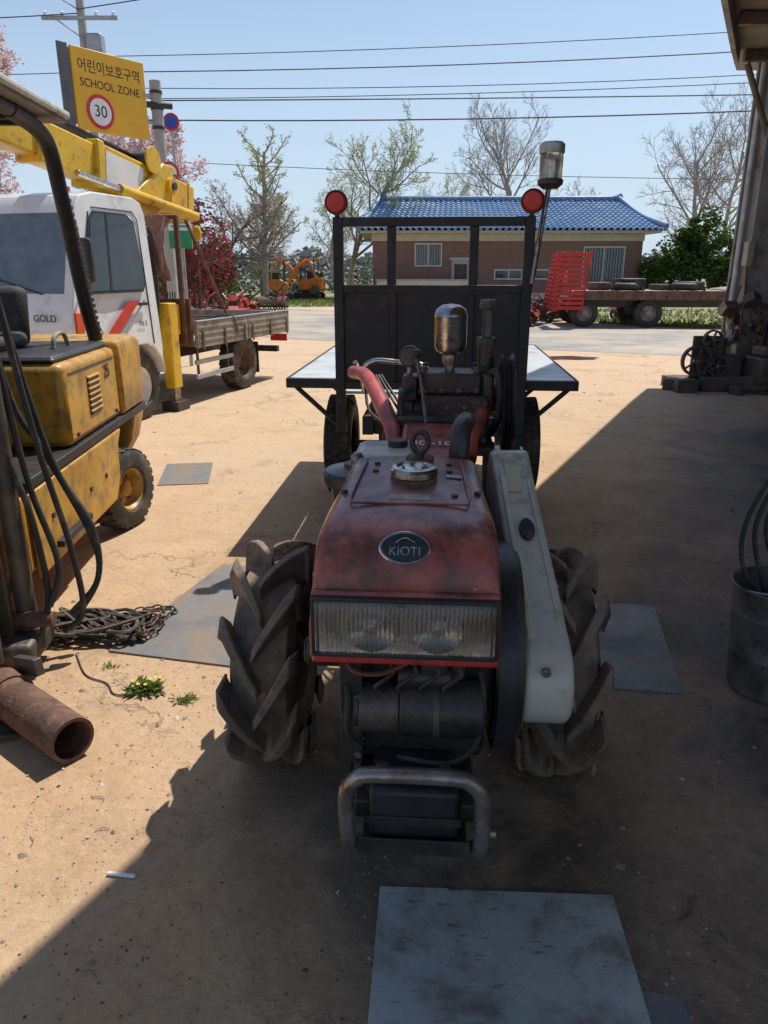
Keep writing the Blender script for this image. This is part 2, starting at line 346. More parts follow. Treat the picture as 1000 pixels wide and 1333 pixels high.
# ---------------------------------------------------------------- floor plates
def plate(poly,z,mat):
    prism('metal_plate',poly,'xy',.0008,z,mat,None,.0015)
plate([(-.01,1.436),(.15,1.431),(.16,1.427),(.555,1.41),(.545,1.2),(.52,.8),(-.05,.82)],.009,m_plate)
plate([(.34,1.2),(.625,1.15),(.61,.8),(.34,.8)],.004,m_plate2)
plate([(-1.1,2.62),(-.83,3.53),(-.32,3.42),(-.5,2.48)],.008,m_plate2)
plate([(.4,3.12),(1.18,3.04),(1.214,3.0),(1.077,2.31),(.3,2.42)],.008,m_plate2)
plate([(-1.7,5.6),(-1.35,5.65),(-1.25,5.05),(-1.6,5.0)],.006,m_plate2)

# ---------------------------------------------------------------- two wheel tractor
T=empty('two_wheel_tractor',(.09,2.0,0),-math.atan(.07))
def lug_tyre(c,s0):
    e=empty('drive_wheel',c,0,T); w=.172; h=w/2
    lathe('tyre_carcass',[(.165,-h*.7),(.18,-h*.95),(.235,-h*1.03),(.266,-h*.85),(.281,-h*.35),(.283,0),(.281,h*.35),(.266,h*.85),(.235,h*1.03),(.18,h*.95),(.165,h*.7)],(0,0,0),m_rub,e,'X',48)
    V=[];F=[]
    n=10
    for s in(-1,1):
        for i in range(n):
            a=2*math.pi*i/n+(math.pi/n if s>0 else 0)
            secs=[]
            for k,(u,rt,rb) in enumerate([(-.10,.330,.27),(.2,.337,.27),(.5,.339,.268),(.8,.338,.258),(1.1,.334,.245),(1.24,.312,.232),(1.16,.25,.222)]):
                x=s*h*u; th=a-(1-min(u,1.1))*.46
                hw=.05+.038*max(0,u); hb=hw*1.45
                secs.append([(x,rb,th-hb),(x,rt,th-hw),(x,rt,th+hw),(x,rb,th+hb)])
            o=len(V)
            for sec in secs:
                for x,r,th in sec: V.append((x,-r*math.cos(th),r*math.sin(th)))
            for j in range(len(secs)-1):
                for q in range(3): F.append((o+j*4+q,o+j*4+q+1,o+j*4+5+q,o+j*4+4+q))
            F.append((o,o+1,o+2,o+3)); m=o+(len(secs)-1)*4; F.append((m,m+3,m+2,m+1))
    addm('tyre_lugs',V,F,m_rub,e,.006,smooth=True)
    lathe('rim',[(.168,-h*.8),(.16,-h*.7),(.15,-h*.3),(.148,0),(.15,h*.3),(.16,h*.7),(.168,h*.8)],(0,0,0),m_rust,e,'X',40)
    lathe('wheel_disc',[(.15,.0),(.11,.012),(.06,.02*-s0),(.055,.06*-s0),(0,.06*-s0)],(0,0,0),m_rust,e,'X',32)
lug_tyre((-.415,0,.337),-1); lug_tyre((.42,0,.337),1)
cyl('axle_tube',(-.36,0,.337),(.36,0,.337),.035,m_blk,T)
def hring(y,w,zt,zb,r=.05,cr=.008,wb=None):
    wb=wb or w+.008; P=[(-wb,y,zb),(-wb,y,(zb+zt-r)/2),(-w,y,zt-r)]
    for k in range(1,6):
        a=math.pi-k*math.pi/2/6; P.append((-w+r+r*math.cos(a),y,zt-r+r*math.sin(a)))
    for k in range(7):
        u=-1+2*k/6; P.append((u*(w-r),y,zt+cr*(1-u*u)))
    for k in range(1,6):
        a=math.pi/2-k*math.pi/2/6; P.append((w-r+r*math.cos(a),y,zt-r+r*math.sin(a)))
    P+=[(w,y,zt-r),(wb,y,(zb+zt-r)/2),(wb,y,zb)]
    return [Vector((p[0]-.005,p[1],p[2])) for p in P]
rings=[hring(-.03,.166,.95,.80,.03),hring(-.035,.172,.957,.79,.03),hring(-.2,.184,.948,.76),hring(-.36,.196,.935,.72),hring(-.45,.2,.925,.68),hring(-.495,.2,.916,.66),hring(-.525,.2,.899,.65),hring(-.55,.2,.870,.645,.045),hring(-.567,.2,.84,.645,.035),hring(-.575,.2,.812,.645,.02,.003),hring(-.577,.198,.798,.645,.01,.0)]
loft('engine_hood',rings,m_red,T,ang=50)
bx('hood_lip',-.207,.197,-.600,-.56,.640,.664,m_red2,T,.008)
bx('hood_lamp_brow',-.205,.195,-.592,-.57,.792,.806,m_red,T,.006)
def hz(y): return .957+(y+.035)*.075 +.0085 if y>-.36 else .9415
tube('hood_panel_seam',[(-.13,-.07,hz(-.07)),(-.145,-.345,hz(-.345)),(-.14,-.39,.941),(.13,-.39,.941),(.135,-.345,hz(-.345)),(.12,-.07,hz(-.07))],.0035,m_red,T,6,1)
tube('hood_edge_trim',[(-.213,-.56,.655),(-.213,-.44,.69),(-.208,-.2,.765),(-.195,-.04,.79)],.006,m_plast,T,6,4)
g=[]
for x,y in((-.10,-.1),(.09,-.1),(-.1,-.16),(.09,-.16),(-.165,-.3),(.155,-.3),(.1,-.33)):
    z=hz(y)-(.006 if abs(x)>.15 else .003); g.append(cylg((x,y,z-.008),(x,y,z+.006),.008,seg=10))
multi('hood_screws',g,m_blk,T)
lathe('fuel_cap_neck',[(.0,-.02),(.060,-.02),(.058,.008),(.05,.012)],(.0,-.215,.949),m_rust,T)
lathe('fuel_cap',[(.056,.0),(.06,.004),(.06,.018),(.055,.024),(.044,.026),(.042,.021),(.03,.021),(.028,.028),(0,.03)],(.0,-.215,.959),m_chrome,T)
lathe('radiator_cap',[(.036,0),(.038,.016),(.03,.02),(0,.022)],(.012,-.085,.96),m_rust,T)
cyl('lifting_eye_stem',(.012,-.11,.955),(.012,-.11,1.0),.012,m_blk,T)
tube('lifting_eye',[(.012+.021*math.cos(a*math.pi/6),-.11,1.022+.028*math.sin(a*math.pi/6)) for a in range(12)],.008,m_blk,T,8,1,True)
box('warning_sticker',(-.005,-.35,.9435),(.095,.03,.002),M('sticker',(.55,.42,.3),(.38,.24,.18),sc=40,rough=.5,bump=0),T,rot=(R(4.5),0,0),bevel=0)
box('hood_sticker',(.1,-.2,.9545),(.04,.018,.002),m_galv,T,rot=(R(5),R(3),0),bevel=0)
ba=R(56); bc=Vector((-.008,-.5400,.8880)); nrm=Vector((0,-math.sin(ba),math.cos(ba)))
def oval(a,b,z,n=40): return [(a*math.cos(2*math.pi*k/n)*(1+.05*math.cos(4*math.pi*k/n)),b*math.sin(2*math.pi*k/n),z) for k in range(n)]
def ovalobj(nm,a,b,z0,z1,mat):
    r0=oval(a,b,z0);r1=oval(a,b,z1);r2=oval(a-.002,b-.002,z1+.0015)
    o=loft(nm,[[Vector(p) for p in r] for r in(r0,r1,r2)],mat,T); o.location=bc; o.rotation_euler=(ba,0,0)
ovalobj('badge_rim',.053,.037,-.016,.004,m_chrome); ovalobj('badge_face',.048,.032,0,.006,m_plast)
text('badge_lettering','KIOTI',.028,m_chrome,T,bc+nrm*.009+Vector((0,-.002,-.009)),(ba,0,0),.0022,.95)
tube('badge_emblem',[bc+nrm*.009+Vector((-.02,-.0,.010)),bc+nrm*.009+Vector((.0,.006,.019)),bc+nrm*.009+Vector((.022,.0,.011))],.0016,m_chrome,T,6)
# head lamp
bx('lamp_housing',-.2,.19,-.583,-.55,.664,.793,m_plast,T,.006)
bx('lamp_reflector_back',-.192,.182,-.588,-.581,.669,.788,m_refl,T,.002)
for x in(-.075,.065):
    lathe('lamp_reflector',[(.0,.012),(.02,.004),(.045,-.008),(.052,-.012)],(x,-.592,.728),m_refl,T,'Y')
    lathe('lamp_bulb',[(0,-.014),(.012,-.012),(.014,0),(.012,.01)],(x,-.592,.728),m_chrome,T,'Y',16)
V=[];F=[];nn=160
for i in range(nn+1):
    x=-.196+.382*i/nn; edge=min(1,min(i,nn-i)/8); yy=-.606-.003*abs(math.sin(i*math.pi/4))-.004*edge
    for z in(.667,.675,.782,.79): V.append((x,yy+(.006 if z in(.667,.79) else 0),z))
for i in range(nn):
    for k in range(3): F.append((i*4+k,i*4+k+1,i*4+5+k,i*4+4+k))
add('lamp_lens',V,F,m_clear,T,ang=60)
for z in(.664,.7935): bx('lamp_bezel',-.2,.19,-.607,-.58,z-.004,z+.004,m_plast,T,.002)
for x in(-.2,.19): bx('lamp_bezel_side',x-.004,x+.004,-.605,-.58,.66,.797,m_plast,T,.002)
# engine body
bx('engine_block',-.13,.2,-.5,-.04,.42,.80,m_blk,T,.015)
bx('crankcase',-.11,.19,-.42,.0,.27,.46,m_blk,T,.03)
cyl('starter_motor',(-.105,-.545,.505),(-.015,-.545,.505),.058,m_cast,T)
cyl('starter_motor_end',(-.118,-.545,.505),(-.105,-.545,.505),.045,m_cast,T)
cyl('starter_body_rear',(-.014,-.545,.505),(.17,-.545,.505),.066,m_blk,T)
cyl('starter_band',(.06,-.545,.505),(.075,-.545,.505),.069,m_cast,T)
cyl('starter_solenoid',(-.02,-.55,.585),(.1,-.55,.585),.026,m_blk,T)
bx('cylinder_head',-.0,.13,-.54,-.45,.57,.645,m_cast,T,.01)
bx('injector_block',.03,.09,-.57,-.53,.60,.64,m_blk,T,.006)
for i,x in enumerate((-.05,.0,.05,.1)):
    tube('fuel_line',[(x,-.54,.64),(x+.02,-.575,.61),(x-.02,-.58,.57),(x+.03,-.56,.53)],.005,m_blk,T,6)
tube('wiring',[(-.14,-.53,.64),(-.12,-.58,.615),(-.06,-.585,.61),(.0,-.57,.63)],.006,M('orange_wire',(.16,.05,.025),rough=.6),T,6)
tube('wiring_b',[(-.15,-.5,.60),(-.13,-.58,.55),(-.13,-.6,.47),(-.1,-.57,.42)],.007,m_rubd,T,6)
tube('wiring_c',[(.15,-.5,.62),(.17,-.57,.57),(.16,-.6,.46),(.1,-.6,.40),(-.02,-.6,.41)],.006,m_rubd,T,6)
bx('front_plate',-.145,-.125,-.56,-.2,.33,.66,m_blk,T,.004); bx('front_plate_flange',-.15,-.10,-.565,-.56,.36,.64,m_blk,T,.002)
g=[cylg((-.11,-.566,z),(-.11,-.574,z),.009,seg=6) for z in(.39,.46,.54,.61)]; multi('plate_bolts',g,m_steel,T)
cyl('muffler_stub',(-.235,-.47,.60),(-.14,-.47,.60),.036,m_blk,T)
cyl('muffler_stub_cap',(-.242,-.47,.60),(-.235,-.47,.60),.03,m_plast,T)
for i in range(5): bx('cooling_fin',-.12,.17,-.512,-.5,.35+i*.022,.358+i*.022,m_cast,T,.001)
lathe('flywheel',[(0,.0),(.05,.0),(.055,.012),(.15,.004),(.155,.02),(.235,.02),(.24,.012),(.24,-.035),(.235,-.045),(.0,-.045)],(.245,-.29,.54),m_blk,T,'X',56)
lathe('flywheel_guard',[(.252,-.02),(.26,-.02),(.26,.02),(.252,.02)],(.225,-.29,.54),m_plast,T,'X',56)
def bcx(y): return .262-.068*(y+.45)
prof=[(.25,.875),(.22,.925),(.17,.938),(-.0,.845),(-.30,.708),(-.44,.640)]
for k in range(0,9):
    a=math.pi/2+ (k+1)*math.pi/9; prof.append((-.415+.115*math.cos(a),.527+.115*math.sin(a)))
prof+=[(-.30,.46),(.1,.66),(.24,.78)]
def bfn(x,y,z): return (bcx(y)+x,y,z)
prism('belt_cover',prof,'yz',0,.112,m_beige,T,.014,bfn,3)
prism('belt_cover_ridge',[(.20,.947),(.0,.857),(-.44,.647),(-.455,.63),(-.44,.62),(0,.825),(.18,.92)],'yz',.012,.030,m_beige,T,.004,bfn)
prism('belt_cover_ridge_b',[(.20,.944),(.0,.854),(-.40,.664),(-.42,.64),(0,.825),(.18,.92)],'yz',.088,.098,m_beige,T,.003,bfn)
o=loft('cover_grip',[[Vector(p) for p in oval(.02,.04,z)] for z in(-.004,.006)],m_rubd,T,.003); o.location=(.300,-.13,.793); o.rotation_euler=(R(26),0,0)
box('cover_label',(.277,.06,.882),(.045,.11,.002),M('yellow_label',(.62,.5,.25),(.5,.45,.34),sc=30,rough=.5,bump=0),T,rot=(R(28),0,0),bevel=0)
g=[cylg((.37,y,z),(.38,y,z),.01,seg=8) for y,z in((-.42,.53),(-.2,.66),)]
multi('cover_bolts',g,m_steel,T)
cyl('cover_pin',(.31,-.52,.595),(.31,-.535,.595),.011,m_steel,T,seg=12)
tube('front_bumper',[(-.105,-.66,.225),(-.118,-.70,.262),(-.118,-.735,.41),(-.095,-.74,.455),(-.06,-.74,.468),(.1,-.74,.468),(.14,-.74,.455),(.165,-.735,.41),(.168,-.70,.262),(.155,-.66,.225)],.017,m_steel,T,14,4)
bx('frame_rail',-.11,-.075,-.66,.2,.29,.335,m_blk,T); bx('frame_rail_b',.12,.155,-.66,.2,.29,.335,m_blk,T)
bx('battery_tray',-.095,.14,-.70,-.50,.235,.255,m_blk,T); bx('battery_box',-.075,.12,-.685,-.53,.256,.385,m_plast,T,.012)
bx('battery_strap',-.08,.125,-.69,-.686,.30,.32,m_blk,T,.001)
for x in(-.05,.09): cyl('battery_terminal',(x,-.62,.385),(x,-.62,.405),.014,m_steel,T,seg=12)
bx('tray_front_lip',-.10,.145,-.706,-.701,.235,.275,m_blk,T,.001)
bx('frame_cross',-.11,.155,-.6,-.57,.336,.36,m_blk,T); bx('radiator_core',-.1,.15,-.53,-.512,.37,.44,m_blk,T,.003)
cyl('frame_bolt',(.178,-.70,.30),(.20,-.70,.30),.012,m_steel,T,seg=6)
prism('gearbox',[(-.05,.25),(.3,.22),(.45,.35),(.45,.6),(.3,.85),(.05,.85),(-.05,.6)],'yz',-.1,.17,m_blk,T,.03)
prism('red_gear_cover',[(.02,.80),(.1,.93),(.42,.965),(.5,.93),(.5,.8)],'yz',-.055,.15,m_red2,T,.015)
text('cover_lettering','ND-100',.05,m_signw,T,(.045,.2,.9485),(R(6),0,0),.0008)
bx('fuel_tank',-.19,.0,.03,.27,.84,.945,m_beige,T,.03)
cyl('fuel_tank_cap',(-.06,.17,.945),(-.06,.17,.965),.03,m_blk,T)
m_ac=M('air_cleaner_paint',(.022,.024,.028),(.03,.03,.033),rough=.35,bump=.05,dust=(.25,.21,.17),dustamt=.22)
lathe('air_cleaner',[(0,-.16),(.07,-.16),(.075,-.02),(.097,-.012),(.1,.0),(.1,.016),(.09,.026),(.04,.034),(.035,.045),(.0,.046)],(-.165,-.0,.89),m_ac,T)
lathe('air_cleaner_knob',[(.018,0),(.018,.02),(.01,.03),(0,.03)],(-.165,0,.934),m_steel,T,seg=16)
tube('exhaust_elbow',[(.12,.03,.88),(.12,.03,.97),(.125,.06,1.02),(.14,.13,1.03)],.029,m_blk,T,16)
cyl('exhaust_flange',(.12,.03,.90),(.12,.03,.915),.045,m_blk,T)
for s,x0,x1 in((-1,-.075,-.30),(1,.16,.36)):
    P=[(x0,.35,.86),(x0+s*.02,.48,.93),(x0+s*.08,.68,1.0),(x0+s*.15,.92,1.05),(x1,1.15,1.035)]
    tube('handlebar',P,.028,m_red2,T,12)
    prism('handlebar_web',[(.35,.80),(.48,.86),(.68,.93),(.68,.97),(.48,.90),(.35,.84)],'yz',x0-.012,x0+.012,m_red2,T,.004)
    tube('grip',[(x1,1.15,1.035),(x1+s*.01,1.24,1.02),(x1+s*.015,1.32,1.0)],.022,m_rubd,T,12)
    tube('brake_lever',[(x1-s*.03,1.08,1.05),(x1-s*.01,1.16,1.075),(x1+s*.01,1.28,1.06)],.008,m_steel,T,8)
tube('loop_handle',[(-.24,1.0,.98),(-.245,1.0,1.06),(-.2,1.0,1.1),(-.1,1.0,1.095),(.0,.98,1.085),(.04,.95,1.03)],.012,m_chrome,T,10)
tube('gear_lever',[(.02,.5,.95),(.0,.58,1.08),(-.02,.62,1.16)],.008,m_steel,T,8); lathe('gear_knob',[(0,-.02),(.015,-.012),(.02,0),(.014,.014),(0,.02)],(-.02,.62,1.17),m_plast,T,seg=14)
g=[]
for i in range(7): g.append(tubeg([(-.24+.01*i,1.05+.01*i,1.03),(-.2+.03*i,.8,.93-.01*i),(-.05+.02*i,.5,.90),(.0+.02*i,.35,.84)],.006,6,4))
multi('control_cables',g,m_rubd,T,smooth=True)
bx('hitch_beam',-.03,.09,.44,.75,.32,.42,m_blk,T,.01)
bx('console',-.08,.13,.5,.62,.85,.97,m_blk,T,.01)

# ---------------------------------------------------------------- sprayer pump
S=empty('sprayer_pump',(.13,2.0,0),-math.atan(.07))
m_pump=M('pump_grease',(.026,.02,.018),(.07,.026,.022),sc=10,rough=.4,metal=.2,bump=.35,dirt=(.10,.06,.045),damt=.4,dsc=9,dust=(.26,.19,.14),dustamt=.35)
bx('pump_base',-.09,.22,.50,.86,.835,.862,m_pump,S)
bx('pump_crankcase',-.04,.2,.57,.82,.862,1.03,m_pump,S,.02)
cyl('pump_front_cover',(.08,.57,.945),(.08,.55,.945),.075,m_pump,S); cyl('cover_boss',(.08,.55,.945),(.08,.535,.945),.03,m_cast,S)
cyl('pump_cylinder',(-.07,.69,.965),(-.04,.69,.965),.06,m_pump,S)
cyl('pump_cylinder_head',(-.125,.69,.965),(-.07,.69,.965),.075,m_pump,S)
bx('pump_manifold',-.05,.17,.60,.78,1.03,1.105,m_pump,S,.012)
bx('pump_valve_block',-.11,-.052,.62,.74,1.0,1.09,m_pump,S,.01)
bx('pump_side_block',.171,.215,.62,.76,.98,1.10,m_cast,S,.01)
g=[cylg((x,.60,z),(x,.585,z),.011,seg=6) for x in(-.03,.03,.09,.15) for z in(1.05,)]
g+=[cylg((x,.57,z),(x,.555,z),.011,seg=6) for x in(-.02,.18) for z in(.88,1.01)]
g+=[cylg((.08+.06*math.cos(a),.55,.945+.06*math.sin(a)),(.08+.06*math.cos(a),.542,.945+.06*math.sin(a)),.007,seg=6) for a in[k*1.047 for k in range(6)]]
g+=[cylg((x,y,1.10),(x,y,1.125),.012,seg=6) for x in(-.03,.15) for y in(.63,.75)]
multi('pump_bolts',g,m_cast,S)
cyl('chamber_neck',(.058,.68,1.10),(.058,.68,1.165),.018,m_steel,S)
lathe('chamber_nut',[(.026,0),(.028,.02),(.026,.03)],(.058,.68,1.13),m_steel,S,seg=6)
lathe('pressure_chamber',[(0,0),(.03,.0),(.052,.012),(.058,.03),(.058,.125),(.06,.13),(.058,.137),(.05,.155),(.03,.168),(0,.172)],(.058,.68,1.165),m_chrome,S)
cyl('gauge_stem',(-.085,.68,1.09),(-.085,.68,1.13),.01,m_steel,S)
cyl('pressure_gauge',(-.085,.665,1.155),(-.085,.695,1.155),.038,m_blk,S)
cyl('gauge_face',(-.085,.661,1.155),(-.085,.6645,1.155),.032,m_cast,S)
cyl('relief_valve_body',(.185,.70,1.10),(.185,.70,1.20),.03,m_pump,S)
cyl('relief_valve_top',(.187,.70,1.20),(.19,.70,1.32),.02,m_cast,S)
lathe('relief_valve_collar',[(.034,0),(.036,.01),(.034,.03),(.02,.035)],(.186,.70,1.19),m_blk,S,seg=8)
lathe('relief_valve_handle',[(.0,0),(.03,0),(.034,.01),(.03,.03),(0,.032)],(.19,.70,1.32),m_cast,S,seg=8)
lathe('drive_pulley',[(0,-.02),(.05,-.02),(.055,-.008),(.15,-.008),(.155,-.022),(.19,-.022),(.172,-.006),(.19,0),(.172,.006),(.19,.022),(.155,.022),(.15,.008),(.055,.008),(.05,.03),(0,.03)],(.262,.70,.975),m_blk,S,'X',48)
cyl('pulley_shaft',(.19,.70,.975),(.28,.70,.975),.018,m_steel,S)
tube('suction_hose',[(-.12,.69,.93),(-.17,.72,.86),(-.17,.85,.72),(-.12,1.0,.62)],.018,m_rubd,S,10)
tube('delivery_hose',[(.19,.66,1.09),(.22,.6,1.11),(.235,.58,1.04),(.225,.60,.93),(.2,.72,.85)],.014,m_rubd,S,10)
tube('pressure_hose',[(-.08,.61,1.05),(-.11,.56,1.02),(-.10,.54,.93),(-.03,.52,.88)],.012,m_rubd,S,10)
for x in(-.05,.2):
    bx('pump_support',x-.015,x+.015,.60,.63,.55,.835,m_blk,S)

# ---------------------------------------------------------------- farm trailer
TR=empty('farm_trailer',(.09,2.0,0),-math.atan(.08))
m_rack=M('black_rack_paint',(.012,.011,.012),(.026,.022,.021),sc=5,rough=.55,bump=.2,dirt=(.075,.04,.028),damt=.3,dsc=7)
W=.775
bx('deck_wing_left',-W,-.49,2.03,4.0,.872,.884,m_deck,TR,.002); bx('deck_wing_right',.49,W,2.03,4.0,.872,.884,m_deck,TR,.002)
bx('cargo_floor',-.488,.488,2.03,4.0,.80,.815,m_deck,TR,.002)
for s in(-1,1):
    bx('deck_edge_front',s*.49,s*(W+.012),1.99,2.028,.835,.887,m_rack,TR,.003)
    bx('deck_edge_side',s*(W+.002),s*(W+.014),2.03,4.0,.84,.887,m_rack,TR,.003)
    bx('deck_edge_rear',s*.49,s*(W+.012),4.002,4.03,.835,.887,m_rack,TR,.003)
    for y in(2.03,2.7,3.4,3.95):
        cyl('wing_brace',(s*.74,y,.838),(s*.5,y,.62),.014,m_rack,TR,seg=10)
        bx('wing_arm',s*.3,s*.77,y-.015,y+.015,.838,.87,m_rack,TR,.002)
    bx('chassis_rail',s*.3,s*.36,1.9,4.0,.60,.70,m_rack,TR)
    bx('rack_post',s*.455,s*.505,1.935,1.985,.60,1.70,m_rack,TR,.004)
    bx('rack_inner_post',s*.185,s*.23,1.94,1.98,1.376,1.654,m_rack,TR,.003)
    bx('box_side',s*.478,s*.488,2.03,4.0,.816,.87,m_rack,TR,.002)
    lathe('post_reflector',[(0,-.014),(.04,-.01),(.05,0),(.052,.012),(.052,.03),(0,.032)],(s*.485,1.935,1.768),m_redl,TR,'Y',28)
    lathe('reflector_housing',[(.053,-.002),(.058,-.002),(.058,.034),(0,.036)],(s*.485,1.935,1.768),m_blk,TR,'Y',28)
    cyl('reflector_stem',(s*.483,1.955,1.70),(s*.485,1.955,1.72),.012,m_blk,TR)
bx('rack_top_bar',-.454,.454,1.936,1.984,1.655,1.70,m_rack,TR,.004) 
bx('rack_mid_bar',-.454,.454,1.936,1.984,1.336,1.375,m_rack,TR,.003)
bx('rack_bottom_bar',-.454,.454,1.936,1.984,.84,.88,m_rack,TR,.003)
bx('rack_panel',-.454,.454,1.952,1.966,.881,1.335,m_rack,TR,.001)
for x in(-.2,.2): bx('panel_stiffener',x-.018,x+.018,1.94,1.951,.881,1.335,m_rack,TR,.003)
bx('chassis_cross',-.3,.3,1.92,1.98,.60,.68,m_rack,TR); bx('rear_bolster',-.3,.3,3.9,3.96,.6,.68,m_rack,TR)
prism('drawbar',[(-.045,.75),(.045,.75),(.08,1.95),(-.08,1.95)],'xy',.44,.52,m_rack,TR)
box('seat_base',(0,1.5,.6),(.2,.2,.24),m_rack,TR,bevel=.01); box('seat_cushion',(0,1.5,.745),(.4,.34,.06),m_rubd,TR,bevel=.025)
for s in(-1,1): wheel('trailer_wheel',TR,(s*.60,2.85,.33),.33,.17,m_rubd,m_rust,s)
cyl('trailer_axle',(-.52,2.85,.33),(.52,2.85,.33),.03,m_blk,TR)
for s in(-1,1): bx('axle_hanger',s*.3,s*.35,2.8,2.9,.33,.6,m_blk,TR)
cyl('beacon_pole',(.50,1.93,1.38),(.555,1.93,1.83),.013,m_steel,TR,seg=12)
lathe('beacon_base',[(0,-.01),(.035,-.01),(.06,.01),(.062,.03),(.055,.035)],(.56,1.93,1.83),m_blk,TR)
lathe('beacon_lens',[(.054,.035),(.056,.13),(.05,.15)],(.56,1.93,1.83),m_clear,TR)
cyl('beacon_bulb',(.56,1.93,1.865),(.56,1.93,1.95),.025,m_chrome,TR)
lathe('beacon_cap',[(.058,.145),(.06,.15),(.06,.185),(.05,.195),(0,.198)],(.56,1.93,1.83),m_galv,TR)
tube('beacon_wire',[(.55,1.92,1.83),(.53,1.9,1.7),(.52,1.91,1.5),(.5,1.93,1.35)],.004,m_rubd,TR,6)

# ---------------------------------------------------------------- forklift
FK=empty('forklift',(-1.5,4.0,0),R(3.4))
bx('main_frame',-1.06,0,-1.25,.1,.27,.60,m_yel,FK,.02)
prism('frame_side',[(-1.2,.24),(-.1,.24),(.0,.34),(.02,.52),(.1,.60),(-1.2,.60)],'yz',.002,.02,m_yel,FK,.008)
bx('black_band',-1.07,.012,-1.2,.72,.605,.65,m_rack,FK,.006)
bx('battery_hood',-1.06,.0,-.62,.22,.652,1.04,m_yel,FK,.035)
bx('hood_top',-1.02,-.04,-.6,.2,1.041,1.075,m_plast,FK,.02)
bx('hood_side_seam',.0005,.004,-.56,.16,.985,.992,m_plast,FK,0)
g=[cylg((.015,y,z),(.028,y,z),.014,seg=8) for y,z in((-1.0,.45),(-.75,.45),(-.5,.42),(-.25,.42))]+[cylg((.0,y,.70),(.010,y,.70),.012,seg=8) for y in(-.52,.12)]
multi('frame_bolts',g,m_blk,FK)
bx('side_step',.0,.05,-1.0,-.6,.30,.33,m_rack,FK,.004)
for i in range(7): bx('vent_slot',.001,.006,-.30,-.13,.75+.028*i,.762+.028*i,m_plast,FK,0)
for i in range(7): 
    box('vent_louvre',(.006,-.215,.771+.028*i),(.014,.18,.006),m_yel,FK,rot=(0,R(30),0),bevel=.001)
def rr(x0,x1,y0,y1,z,r=.12,n=6):
    P=[]
    for cx,cy,a0 in((x1-r,y1-r,0),(x0+r,y1-r,90),(x0+.02,y0+.02,180),(x1-.02,y0+.02,270)):
        q=r if cy>y0+.1 else .02
        for k in range(n+1):
            a=R(a0+90*k/n); P.append(Vector((cx+q*math.cos(a),cy+q*math.sin(a),z)))
    return P
loft('counterweight',[rr(-1.05,.0,.225,.70,.655),rr(-1.07,.02,.225,.76,.68),rr(-1.07,.02,.225,.77,1.03),rr(-1.055,.005,.235,.75,1.06),rr(-1.03,-.02,.25,.72,1.07)],m_yel,FK,ang=40)
loft('counterweight_lower',[rr(-.95,-.1,.3,.62,.30),rr(-1.05,-.02,.42,.72,.45),rr(-1.07,.01,.44,.76,.604)],m_yel,FK,ang=40)
wheel('rear_wheel',FK,(-.03,.15,.235),.235,.16,m_rubt,m_yel,1,R(-18),26,.52,.0)
wheel('rear_wheel',FK,(-1.0,.15,.235),.235,.16,m_rubt,m_yel,-1,R(-18),26,.52,.0)
wheel('front_wheel',FK,(-.25,-1.2,.29),.29,.2,m_rubt,m_yel,1,0,26,.5,.0)
wheel('front_wheel',FK,(-1.15,-1.2,.29),.29,.2,m_rubt,m_yel,-1,0,26,.5,.0)
tube('lift_handle',[(-.16,-.25,1.075),(-.16,-.22,1.13),(-.16,-.1,1.14),(-.16,-.04,1.075)],.012,m_wood,FK,8)
for x in(-.12,-.95):
    tube('guard_rear_pillar',[(x,.30,1.05),(x,.18,1.3),(x,.02,1.8),(x,-.06,2.0),(x,-.2,2.07),(x,-.5,2.1)],.038,m_rack,FK,12)
    tube('guard_front_pillar',[(x,-1.2,.6),(x,-1.12,1.3),(x,-1.0,2.0),(x,-.9,2.1)],.03,m_rack,FK,12)
    tube('guard_side_rail',[(x,-.4,2.1),(x,-1.0,2.11)],.035,m_rack,FK,12,1)
g=[]
for i in range(22): 
    t=i/21; p=Vector((-.12,.28,1.1)).lerp(Vector((-.12,.03,1.78)),t)
    g.append(cylg(p+Vector((.034,-.005,0)),p+Vector((.041,-.007,0)),.011,seg=8))
multi('pillar_holes',g,m_cast,FK)
for i in range(6): bx('guard_slat',-.95,-.12,-.95+i*.15,-.91+i*.15,2.085,2.11,m_rack,FK,.004)
bx('canopy',-1.05,-.02,-1.1,.0,2.14,2.175,m_beige,FK,.012); bx('canopy_edge',-1.03,-.04,-1.08,-.02,2.12,2.139,m_wood,FK,.004)
box('seat_back',(-.56,-.02,1.22),(.42,.09,.30),m_rubd,FK,rot=(R(-10),0,0),bevel=.04); box('seat_cushion',(-.56,-.26,1.11),(.44,.40,.08),m_rubd,FK,bevel=.035)
bx('dashboard',-.95,-.12,-1.15,-.98,.6,1.25,m_rack,FK,.03)
tube('steering_wheel',[(-.53+.17*math.cos(a*math.pi/8),-.85+.16*math.sin(a*math.pi/8),1.32+.07*math.sin(a*math.pi/8)) for a in range(16)],.013,m_plast,FK,8,1,True)
cyl('steering_column',(-.53,-.85,1.32),(-.53,-1.02,1.1),.025,m_plast,FK)
m_mast=M('mast_steel',(.075,.068,.06),(.125,.11,.093),sc=6,rough=.5,bump=.25,metal=.3,dirt=(.19,.135,.09),damt=.45,dsc=5)
